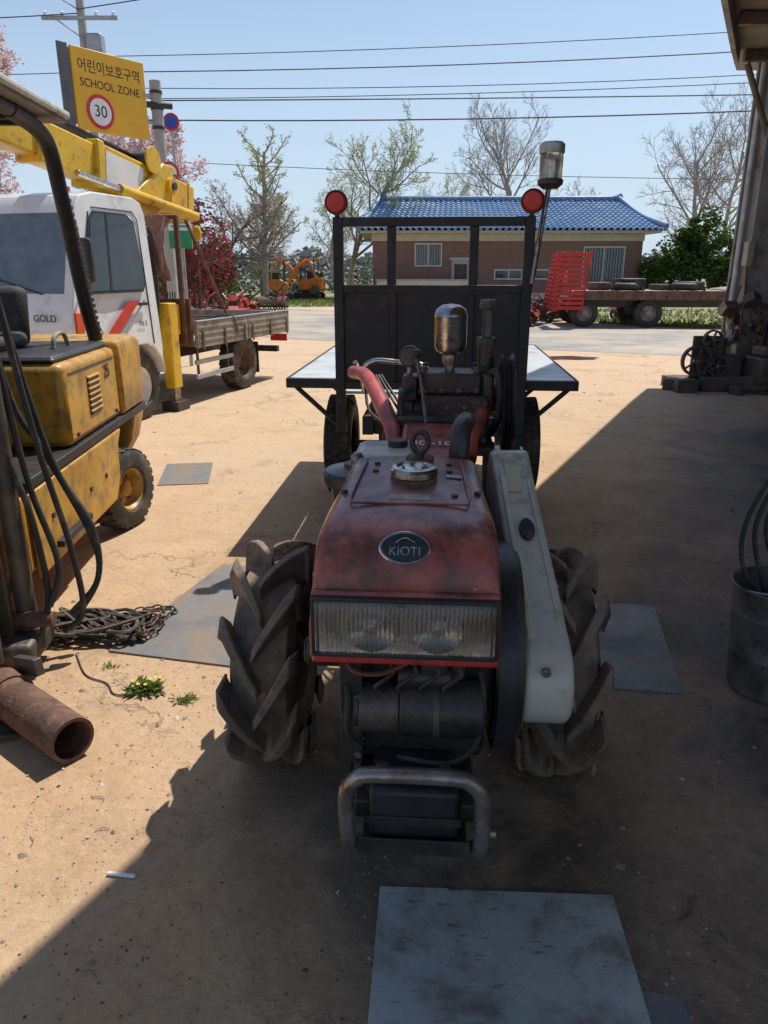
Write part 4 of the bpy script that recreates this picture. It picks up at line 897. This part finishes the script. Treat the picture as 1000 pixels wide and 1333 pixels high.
for i,(x,w,h) in enumerate(((.9,.5,.2),(1.7,.7,.3),(2.6,.4,.15),(3.3,.5,.22))): 
    box('cargo',(x,1.2,.925+h/2),(w,.7,h),m_rack if i%2 else m_rust,FT,rot=(0,0,R(8*i)),bevel=.03)
    tube('cargo_hose',[(x-.2,.5,.95),(x,.4,1.0+h*.5),(x+.2,.5,.95),(x+.3,.9,.96)],.03,m_rubd,FT,6)
for xx in(1.5,3.0): tube('cargo_tyre',[(xx+.28*math.cos(k*math.pi/6),.6+.28*math.sin(k*math.pi/6),1.03) for k in range(12)],.09,m_rubd,FT,8,1,True)
cyl('landing_leg',(5.6,.5,0),(5.6,.5,.85),.06,m_blk,FT)

# ---------------------------------------------------------------- small excavators & red implements
def excavator(x,y,rz):
    e=empty('mini_excavator',(x,y,0),rz)
    for yy in(-.45,.45): 
        prism('track',[(-.7,.1),(-.6,0),(.6,0),(.7,.1),(.72,.25),(.6,.36),(-.6,.36),(-.72,.25)],'xz',yy-.12,yy+.12,m_rubd,e,.03)
    bx('turntable',-.3,.3,-.3,.3,.36,.46,m_blk,e); prism('body',[(-.75,.46),(.45,.46),(.45,.8),(.1,1.0),(-.75,1.05)],'xz',-.5,.5,m_exc,e,.06)
    for a in((-.4,-.42),(-.4,.42),(.3,-.42),(.3,.42)): cyl('canopy_post',(a[0],a[1],.9),(a[0],a[1],1.9),.03,m_blk,e,seg=8)
    bx('canopy',-.5,.45,-.5,.5,1.9,1.97,m_exc,e,.02); bx('seat',-.3,.05,-.2,.2,1.0,1.3,m_plast,e,.04)
    tube('boom',[(.45,0,.7),(.9,0,1.5),(1.5,0,1.9)],.09,m_exc,e,8,4); tube('dipper',[(1.5,0,1.9),(1.8,0,1.2),(1.75,0,.7)],.065,m_exc,e,8,3)
    prism('bucket',[(1.5,.3),(1.85,.25),(2.0,.6),(1.75,.75),(1.6,.6)],'xz',-.2,.2,m_blk,e,.02)
excavator(-5.2,38,R(10)); excavator(-3.8,39,R(170))
def implement(x,y,rz,s,seed):
    rnd=random.Random(seed); e=empty('rotary_tiller_implement',(x,y,0),rz)
    P=[(.36*s*math.cos(R(15+k*20)),.28*s+.34*s*math.sin(R(15+k*20))) for k in range(8)]; P+=[(p[0]*.93,.28*s+(p[1]-.28*s)*.93) for p in P[::-1]]
    prism('hood',P,'yz',-.55*s,.55*s,m_red2 if seed%3 else m_rust,e,0)
    g=[]
    for k in range(10):
        for q in range(3):
            a=k+q*2.1; X=-.5*s+k*.11*s; g.append(boxg((X,.15*s*math.cos(a),.24*s+.12*s*math.sin(a)),(.025,.05,.26*s),(a,0,0)))
    multi('tines',g,m_rust,e); cyl('shaft',(-.6*s,0,.24*s),(.6*s,0,.24*s),.04*s,m_blk,e)
    g=[]
    for k in range(9):
        a=Vector((rnd.uniform(-.5,.5),rnd.uniform(-.2,.2),rnd.uniform(.45,.65))); b=Vector((rnd.uniform(-.6,.6),rnd.uniform(-.7,.5),rnd.uniform(.1,1.15))); g.append(cylg(a*s,b*s,.028*s,seg=6))
    multi('linkage',g,m_red2 if seed%2 else m_blk,e)
    g=[boxg((rnd.uniform(-.4,.4)*s,rnd.uniform(-.4,.2)*s,rnd.uniform(.55,.85)*s),(rnd.uniform(.1,.3)*s,rnd.uniform(.1,.25)*s,rnd.uniform(.08,.22)*s),(rnd.random(),0,rnd.random())) for k in range(4)]
    multi('gearcase',g,m_blk if seed%2 else m_red2,e,.01)
    tube('guide_wheel',[(.65*s,.2*s*math.cos(k*math.pi/5),.2*s+.18*s*math.sin(k*math.pi/5)) for k in range(10)],.05*s,m_rubd,e,6,1,True)
for i,(x,y,s) in enumerate(((-3.55,16.6,.75),(-4.4,17.5,.8),(-3.7,18.9,.9),(-4.7,20,.9),(-3.9,21.5,.9),(-5.2,16.5,.8),(-4.6,23.5,.9),(.4,34.5,.8),(5.1,22.7,.85),(4.3,21.8,.8),(4.6,27.5,.9),(7.2,22.9,.8),(-3.9,27,.9),(3.95,20.6,.7))): implement(x,y,i*1.3,s,i)
DR=empty('green_drum',(-3.55,15.3,0)); lathe('drum_body',[(0,0),(.2,0),(.21,.02),(.2,.2),(.21,.22),(.2,.4),(.21,.5),(0,.5)],(0,0,0),m_signg,DR)

# ---------------------------------------------------------------- workshop building
WB=empty('workshop_building')
m_cor=M('corrugated_roof',(.24,.23,.22),(.16,.15,.14),sc=2,rough=.75,bump=.2,dirt=(.2,.12,.08),damt=.4,dsc=1)
m_wall=M('workshop_wall',(.34,.33,.31),(.25,.24,.22),sc=2,rough=.8,bump=.2,dirt=(.18,.15,.12),damt=.4,dsc=1)
m_pil=M('steel_pillar',(.27,.27,.265),(.20,.195,.19),sc=3,rough=.6,bump=.1,dirt=(.14,.10,.075),damt=.35)
roof=[(4.25,10.35),(.55,3.0),(-1.5,-1.15),(9.5,-1.15),(9.5,11.3),(4.75,11.3)]
prism('roof_slab',roof,'xy',4.0,4.1,m_cor,WB,0)
m_und=M('rafters',(.15,.125,.105),(.10,.085,.07),rough=.7,dirt=(.16,.09,.055),damt=.4)
for k in range(9):
    t=k/8; a=Vector((4.3,10.3,3.9)).lerp(Vector((-1.3,-1.0,3.9)),t); box('rafter',((a.x+9.3)/2+.05,a.y,3.93),(9.3-a.x-.1,.08,.12),m_und,WB)
e1=Vector((4.27,10.3,0));e2=Vector((-1.48,-1.15,0)); d=e2-e1; box('fascia',((e1.x+e2.x)/2+.05,(e1.y+e2.y)/2,3.95),(.05,d.length,.22),m_pil,WB,rot=(0,0,math.atan2(-d.x,d.y)))
bx('unseen_side_wall',9.35,9.5,-1.1,10.5,0,3.99,m_wall,WB,0)  # out of view, added to reduce the light under the roof
for y in(-1.0,4.5): bx('side_post',9.1,9.34,y,y+.2,0,3.86,m_pil,WB)
bx('end_pillar',4.95,5.0,10.3,10.75,0,3.99,m_pil,WB); bx('end_pillar_flange',4.80,5.15,10.25,10.298,0,3.86,m_pil,WB); bx('end_pillar_flange_b',4.80,5.15,10.752,10.8,0,3.99,m_pil,WB)
g=[]
for i in range(30): g.append(boxg((5.22+i*.14,10.52,2.0),(.07,.05,3.9)))
multi('end_wall_ribs',g,m_pil,WB); bx('end_wall',5.16,9.3,10.54,10.6,0,3.98,m_pil,WB,0)
cyl('roof_brace',(4.9,10.3,2.9),(4.45,10.3,3.85),.04,m_und,WB,seg=8)
cyl('downpipe',(4.72,10.4,0),(4.72,10.4,3.9),.04,m_galv,WB,seg=12)
bx('switch_box',4.7,4.79,10.1,10.24,1.5,1.8,m_wood,WB,.01)
tube('wall_cable',[(4.76,10.2,1.5),(4.78,10.18,1.1),(4.74,10.2,.8),(4.85,10.1,.6)],.01,m_rubd,WB,6)

SM=empty('salvaged_engine',(4.05,9.6,0))
m_dk=M('dusty_dark_iron',(.035,.032,.029),(.065,.056,.047),rough=.6,bump=.3,dirt=(.15,.11,.08),damt=.35,dust=(.28,.21,.15),dustamt=.35)
bx('skid',-.35,.75,-.25,.3,0,.12,m_rust,SM); bx('skid_b',-.1,.95,-.4,-.27,.0,.18,m_dk,SM,.02)
bx('block',.0,.5,-.15,.25,.12,.42,m_dk,SM,.03); cyl('cylinder_barrel',(.25,.05,.42),(.25,.05,.62),.09,m_dk,SM)
for x,z,r in((-.12,.36,.19),(.14,.3,.13),(.05,.62,.12)):
    lathe('pulley_rim',[(r*.86,-.035),(r,-.035),(r*.93,0),(r,.035),(r*.86,.035),(r*.82,0),(r*.86,-.035)],(x,-.2,z),m_dk,SM,'Y',28)
    lathe('pulley_hub',[(0,-.04),(r*.22,-.04),(r*.22,.04),(0,.04)],(x,-.2,z),m_cast,SM,'Y',16)
    g=[boxg((x+r*.52*math.cos(k*1.2566),-.2,z+r*.52*math.sin(k*1.2566)),(r*.64,.018,.022),(0,-k*1.2566,0)) for k in range(5)]
    multi('pulley_spokes',g,m_cast,SM)
    cyl('pulley_axle',(x,-.25,z),(x,-.05,z),.015,m_steel,SM,seg=8)
bx('pulley_bracket',-.16,.16,-.14,-.10,.12,.66,m_dk,SM,.005)
bx('machine_body',.55,1.3,-.5,-.05,.1,.42,m_dk,SM,.03); bx('machine_top',.6,1.2,-.45,-.1,.42,.55,m_cast,SM,.03)
bx('machine_panel',.65,1.2,-.508,-.501,.15,.37,m_cast,SM,.002)
text('machine_lettering','MARTIN',.1,m_signw,SM,(.92,-.511,.26),(R(90),0,0),.001)
tube('machine_cable',[(.3,-.5,.02),(.5,-.62,.02),(.9,-.7,.02),(1.4,-.6,.02)],.015,m_rubd,SM,6)
SC=empty('scrap_pile',(4.75,9.95,0)); random.seed(4); 
for i in range(26):
    box('scrap_part',(random.uniform(-.4,.8),random.uniform(-.25,.3),.32+i*.03),(random.uniform(.06,.3),random.uniform(.05,.2),random.uniform(.03,.18)),random.choice([m_dk,m_rust,m_cast,m_dk,m_steel]),SC,rot=(random.random(),random.random(),random.random()*3),bevel=.01)
bx('scrap_bench',-.3,.9,-.25,.35,.25,.3,m_rust,SC); 
for x in(-.25,.85): bx('bench_leg',x-.03,x+.03,-.2,-.14,0,.25,m_rust,SC)
for i in range(6): tube('scrap_bar',[(-.2+.1*i,.1,.5),(-.25+.12*i,.15,1.0),(-.2+.15*i,.2,1.35-.1*i)],.013,m_rust,SC,6)
for i,(x,y,z,s) in enumerate(((3.75,9.2,.08,.16),(3.65,9.45,.07,.14),(4.3,9.0,.05,.10))): box('iron_block',(x,y,z),(s*1.6,s,s),m_dk,None,rot=(0,0,i),bevel=.01)

# ---------------------------------------------------------------- vegetation
def tree(name,base,H,seed,r0=.15,kids=(7,5,4,4),bark=m_bark,leaf=None,leafn=2,ls=.09,ratio=.55,up=.12,ang=(30,60),first=.25,trunk=.45,wob=.13,rmin=.008):
    rnd=random.Random(seed); V=[];F=[];MI=[]
    sides=[8,6,4,3,3,3]; ML=len(kids)
    def seg_tube(P,r1,r2,n):
        o=len(V); m=len(P)
        u,w=frame(P[-1]-P[0])
        for i,p in enumerate(P):
            r=r1+(r2-r1)*i/(m-1)
            for k in range(n):
                a=2*math.pi*k/n; V.append(p+u*(r*math.cos(a))+w*(r*math.sin(a)))
        for i in range(m-1):
            for k in range(n): F.append((o+i*n+k,o+i*n+(k+1)%n,o+(i+1)*n+(k+1)%n,o+(i+1)*n+k)); MI.append(0)
    def branch(p,d,L,r,lev):
        n=6 if lev==0 else (4 if lev==1 else (3 if lev<ML else 2)); P=[p]; D=[d]
        for i in range(n):
            d=(d+Vector((rnd.gauss(0,wob),rnd.gauss(0,wob),rnd.gauss(0,wob)+up*(lev>0)))).normalized(); P.append(P[-1]+d*L/n); D.append(d)
        seg_tube(P,max(r,rmin),max(r*.4,rmin*.6),sides[lev])
        if lev<ML:
            for k in range(kids[lev]):
                t=first+(1-first)*(k+rnd.random())/kids[lev]; t=min(t,.99); x=t*n; i=int(x); q=P[i].lerp(P[i+1],x-i); dd=D[i+1]
                u,w=frame(dd); az=k*2.4+rnd.random()*1.5; an=R(rnd.uniform(*ang))
                nd=(dd*math.cos(an)+(u*math.cos(az)+w*math.sin(az))*math.sin(an)).normalized()
                branch(q,nd,L*ratio*rnd.uniform(.8,1.25)*(1.15-.45*t),r*(1-.5*t)*.55,lev+1)
        if leaf and lev>=ML-1:
            for k in range(leafn):
                q=P[-1].lerp(P[0],rnd.random())+Vector((rnd.gauss(0,.07),rnd.gauss(0,.07),rnd.gauss(0,.07)))
                a=Vector((rnd.gauss(0,1),rnd.gauss(0,1),rnd.gauss(0,1))).normalized(); u,w=frame(a); s=ls*rnd.uniform(.5,1.2); o=len(V)
                V.extend([q+u*s,q+w*s*.6,q-u*s,q-w*s*.6]); F.append((o,o+1,o+2,o+3)); MI.append(1)
    branch(Vector((0,0,-.05)),Vector((rnd.gauss(0,.03),rnd.gauss(0,.03),1)).normalized(),H*trunk*1.0/.62,r0,0)
    me=bpy.data.meshes.new(name); me.from_pydata([tuple(v) for v in V],[],F); me.materials.append(bark)
    if leaf: me.materials.append(leaf)
    me.polygons.foreach_set('material_index',MI)
    o=bpy.data.objects.new(name,me); scene.collection.objects.link(o); o.location=base
    return o
tree('bare_tree',(8.6,52,0),13.5,31,.2,(12,7,6,5),m_barkl,None,ratio=.48,up=.14,ang=(28,58),first=.3,rmin=.011)
tree('bare_tree',(18.6,47,0),10.5,12,.18,(11,7,5,5),m_barkl,None,ratio=.5,rmin=.011)
tree('bare_tree',(21.5,50,0),11.5,13,.18,(11,7,5,5),m_barkl,None,ratio=.5,rmin=.011)
tree('bare_tree',(15.0,60,0),8.5,33,.16,(10,6,5,4),m_barkl,None,ratio=.5,rmin=.012)
tree('ginkgo_tree',(-5.6,36.5,0),9.0,44,.15,(26,6,5,3),m_barkl,m_leafg,1,.045,ratio=.30,up=.12,first=.15,ang=(40,65),rmin=.010,wob=.07)
tree('willow_tree',(-1.9,46,0),11.5,35,.18,(13,7,6,4),m_barkl,m_leafg,2,.055,ratio=.46,up=.16,first=.2,rmin=.011)
tree('willow_tree',(4.2,58,0),8.6,16,.15,(11,6,5,3),m_barkl,m_leafg,2,.06,ratio=.48,rmin=.011)
tree('willow_tree',(-4.2,60,0),8.0,36,.15,(11,6,5,3),m_barkl,m_leafg,2,.06,ratio=.48,rmin=.011)
tree('cherry_tree',(-9.8,19,0),7.2,17,.16,(11,7,5,3),m_bark,m_pink,7,.06,ratio=.5)
tree('cherry_tree',(-7.9,27,0),6.3,18,.15,(11,7,5,3),m_bark,m_pink,7,.065,ratio=.5)
tree('cherry_tree',(-13.4,24,0),7.8,19,.16,(11,7,5,3),m_bark,m_pink,7,.065,ratio=.5)
tree('plum_tree',(-7.9,37,0),5.8,20,.13,(10,7,4,4),m_bark,m_plum,3,.045,ratio=.5)
tree('plum_tree',(-6.6,42,0),5.8,21,.13,(10,7,4,4),m_bark,m_plum,3,.045,ratio=.5)
def foliage(name,ells,n,ls,mats,seed,w=None,stem=True):
    rnd=random.Random(seed);V=[];F=[];MI=[]
    for k in range(n):
        c,rd=ells[rnd.randrange(len(ells))]
        a=Vector((rnd.gauss(0,1),rnd.gauss(0,1),rnd.gauss(0,1))).normalized()*(rnd.random()**.4)
        q=Vector((c[0]+a.x*rd[0],c[1]+a.y*rd[1],c[2]+a.z*rd[2]))
        if q.z<0.02: continue
        if noise.noise(q*1.6)<-.12 or noise.noise(q*4)<-.25: continue
        u,ww=frame(Vector((rnd.gauss(0,1),rnd.gauss(0,1),rnd.gauss(0,1)))); s=ls*rnd.uniform(.5,1.3);o=len(V)
        V.extend([q+u*s,q+ww*s*.6,q-u*s,q-ww*s*.6]);F.append((o,o+1,o+2,o+3)); MI.append(0 if rnd.random()<(w or 1) else len(mats)-1)
    if stem:
        for c,rd in ells:
            for j in range(4):
                v,f=cylg((c[0]*.6+j*.05,c[1],0),(c[0]+rd[0]*.5*math.cos(j*1.6),c[1]+rd[1]*.5*math.sin(j*1.6),c[2]+rd[2]*.3),.04,.012,5); o=len(V); V.extend(v);F.extend([tuple(i+o for i in q) for q in f]);MI.extend([len(mats)]*len(f))
    me=bpy.data.meshes.new(name);me.from_pydata([tuple(v) for v in V],[],F)
    for mm in mats: me.materials.append(mm)
    me.materials.append(m_bark); me.polygons.foreach_set('material_index',MI)
    ob=bpy.data.objects.new(name,me); scene.collection.objects.link(ob); return ob
o=foliage('evergreen_shrub',[((0,0,1.6),(1.3,1.2,1.7)),((1.3,.2,2.2),(1.2,1.2,2.1)),((-1.0,0,1.2),(.9,1,1.3)),((2.5,.3,1.6),(1.1,1,1.7)),((.6,0,2.6),(.8,.8,1.2))],34000,.085,[m_leafd,m_leafd2],5,.6); o.location=(14.0,37,0)
o=foliage('evergreen_shrub',[((0,0,1.3),(1.3,1.2,1.4)),((1.5,.2,1.1),(1.3,1.2,1.2))],12000,.085,[m_leafd,m_leafd2],6,.6); o.location=(18,35,0)
o=foliage('flowering_bush',[((0,0,1.4),(.8,.8,1.3)),((.7,.2,1.9),(.7,.7,1.1)),((-.8,0,1.6),(.7,.7,1.4)),((.2,.2,2.4),(.6,.6,.8))],13000,.045,[m_mag,m_leafd],7,.65); o.location=(-4.9,17.8,0)
o=foliage('flowering_bush',[((0,0,1.2),(.8,.8,1.1)),((.8,.2,1.4),(.6,.7,1.0))],8000,.055,[m_mag,m_leafd],8,.5); o.location=(-5.6,22,0)
o=foliage('evergreen_shrub',[((0,0,.8),(1.2,.8,.9)),((1.5,.2,.7),(1.3,.8,.8)),((-1.6,0,.9),(1.3,.8,1.0))],9000,.08,[m_leafd,m_leafd2],9,.5); o.location=(-8.5,30,0)
ells=[((x+random.uniform(-3,3),random.uniform(-6,6),random.uniform(.5,1.5)),(random.uniform(4,8),4,random.uniform(2.5,5.0))) for x in range(-90,130,5)]
o=foliage('distant_trees',ells,30000,.8,[m_dist],10,stem=False); o.location=(0,130,0)
ells=[((x+random.uniform(-1,1),random.uniform(-1,1),random.uniform(.3,.8)),(random.uniform(1,2),1,random.uniform(.5,1.2))) for x in range(-26,1,2)]
o=foliage('hedge',ells,14000,.14,[m_dist,m_leafd2],11,.6,stem=False); o.location=(0,50,0)
random.seed(5);V=[];F=[]
for k in range(9000):
    if k%2: x=random.uniform(-14,-.7); y=random.uniform(31.2-.14*(x+3) if x<-3 else 31.6,40)
    else:
        x=random.uniform(5.5,24); y=19.6+ (max(0,8-x))*1.1+random.random()**2*9
    h=random.uniform(.05,.16); a=random.random()*6.28; s=Vector((math.cos(a),math.sin(a),0))*.05; p=Vector((x,y,0)); o=len(V)
    V+=[p-s,p+s,p+Vector((random.gauss(0,.06),random.gauss(0,.06),h))]; F.append((o,o+1,o+2))
addm('grass_tufts',V,F,m_grass,None,0)

# ---------------------------------------------------------------- light, sky, camera
S0=Vector((.34,.45,1)).normalized()
ld=bpy.data.lights.new('sun','SUN'); ld.energy=5.0; ld.angle=R(.5); ld.color=(1,.96,.90)
lo=bpy.data.objects.new('sun',ld); scene.collection.objects.link(lo); lo.rotation_euler=S0.to_track_quat('Z','Y').to_euler(); lo.location=(5,5,20)
wd=bpy.data.worlds.new('World'); scene.world=wd; wd.use_nodes=True; N=wd.node_tree.nodes; L=wd.node_tree.links
sk=N.new('ShaderNodeTexSky'); sk.sky_type='NISHITA'; sk.sun_disc=False; sk.sun_elevation=math.asin(S0.z); sk.sun_rotation=math.atan2(.34,.45)
sk.air_density=1.0; sk.dust_density=.6; sk.ozone_density=1.1
tc=N.new('ShaderNodeTexCoord'); sp=N.new('ShaderNodeSeparateXYZ'); L.new(tc.outputs['Generated'],sp.inputs[0])
mr=N.new('ShaderNodeMapRange'); mr.interpolation_type='SMOOTHSTEP'
for k,v in zip(('From Min','From Max','To Min','To Max'),(-.05,.45,.95,.0)): mr.inputs[k].default_value=v
L.new(sp.outputs['Z'],mr.inputs['Value'])
mx=N.new('ShaderNodeMixRGB'); mx.inputs['Color2'].default_value=(4.3,5.35,6.5,1); L.new(mr.outputs['Result'],mx.inputs['Fac']); L.new(sk.outputs['Color'],mx.inputs['Color1'])
bg=N['Background']; bg.inputs['Strength'].default_value=.135; L.new(mx.outputs['Color'],bg.inputs['Color'])
cd=bpy.data.cameras.new('camera'); co=bpy.data.objects.new('camera',cd); scene.collection.objects.link(co)
co.location=(0,0,1.45); co.rotation_euler=(R(90-18.2),0,0); cd.sensor_fit='HORIZONTAL'; cd.sensor_width=36; cd.lens=34.56; cd.clip_end=3000; cd.clip_start=.05
scene.camera=co
scene.view_settings.view_transform='Standard'; scene.view_settings.look='None'; scene.view_settings.exposure=0
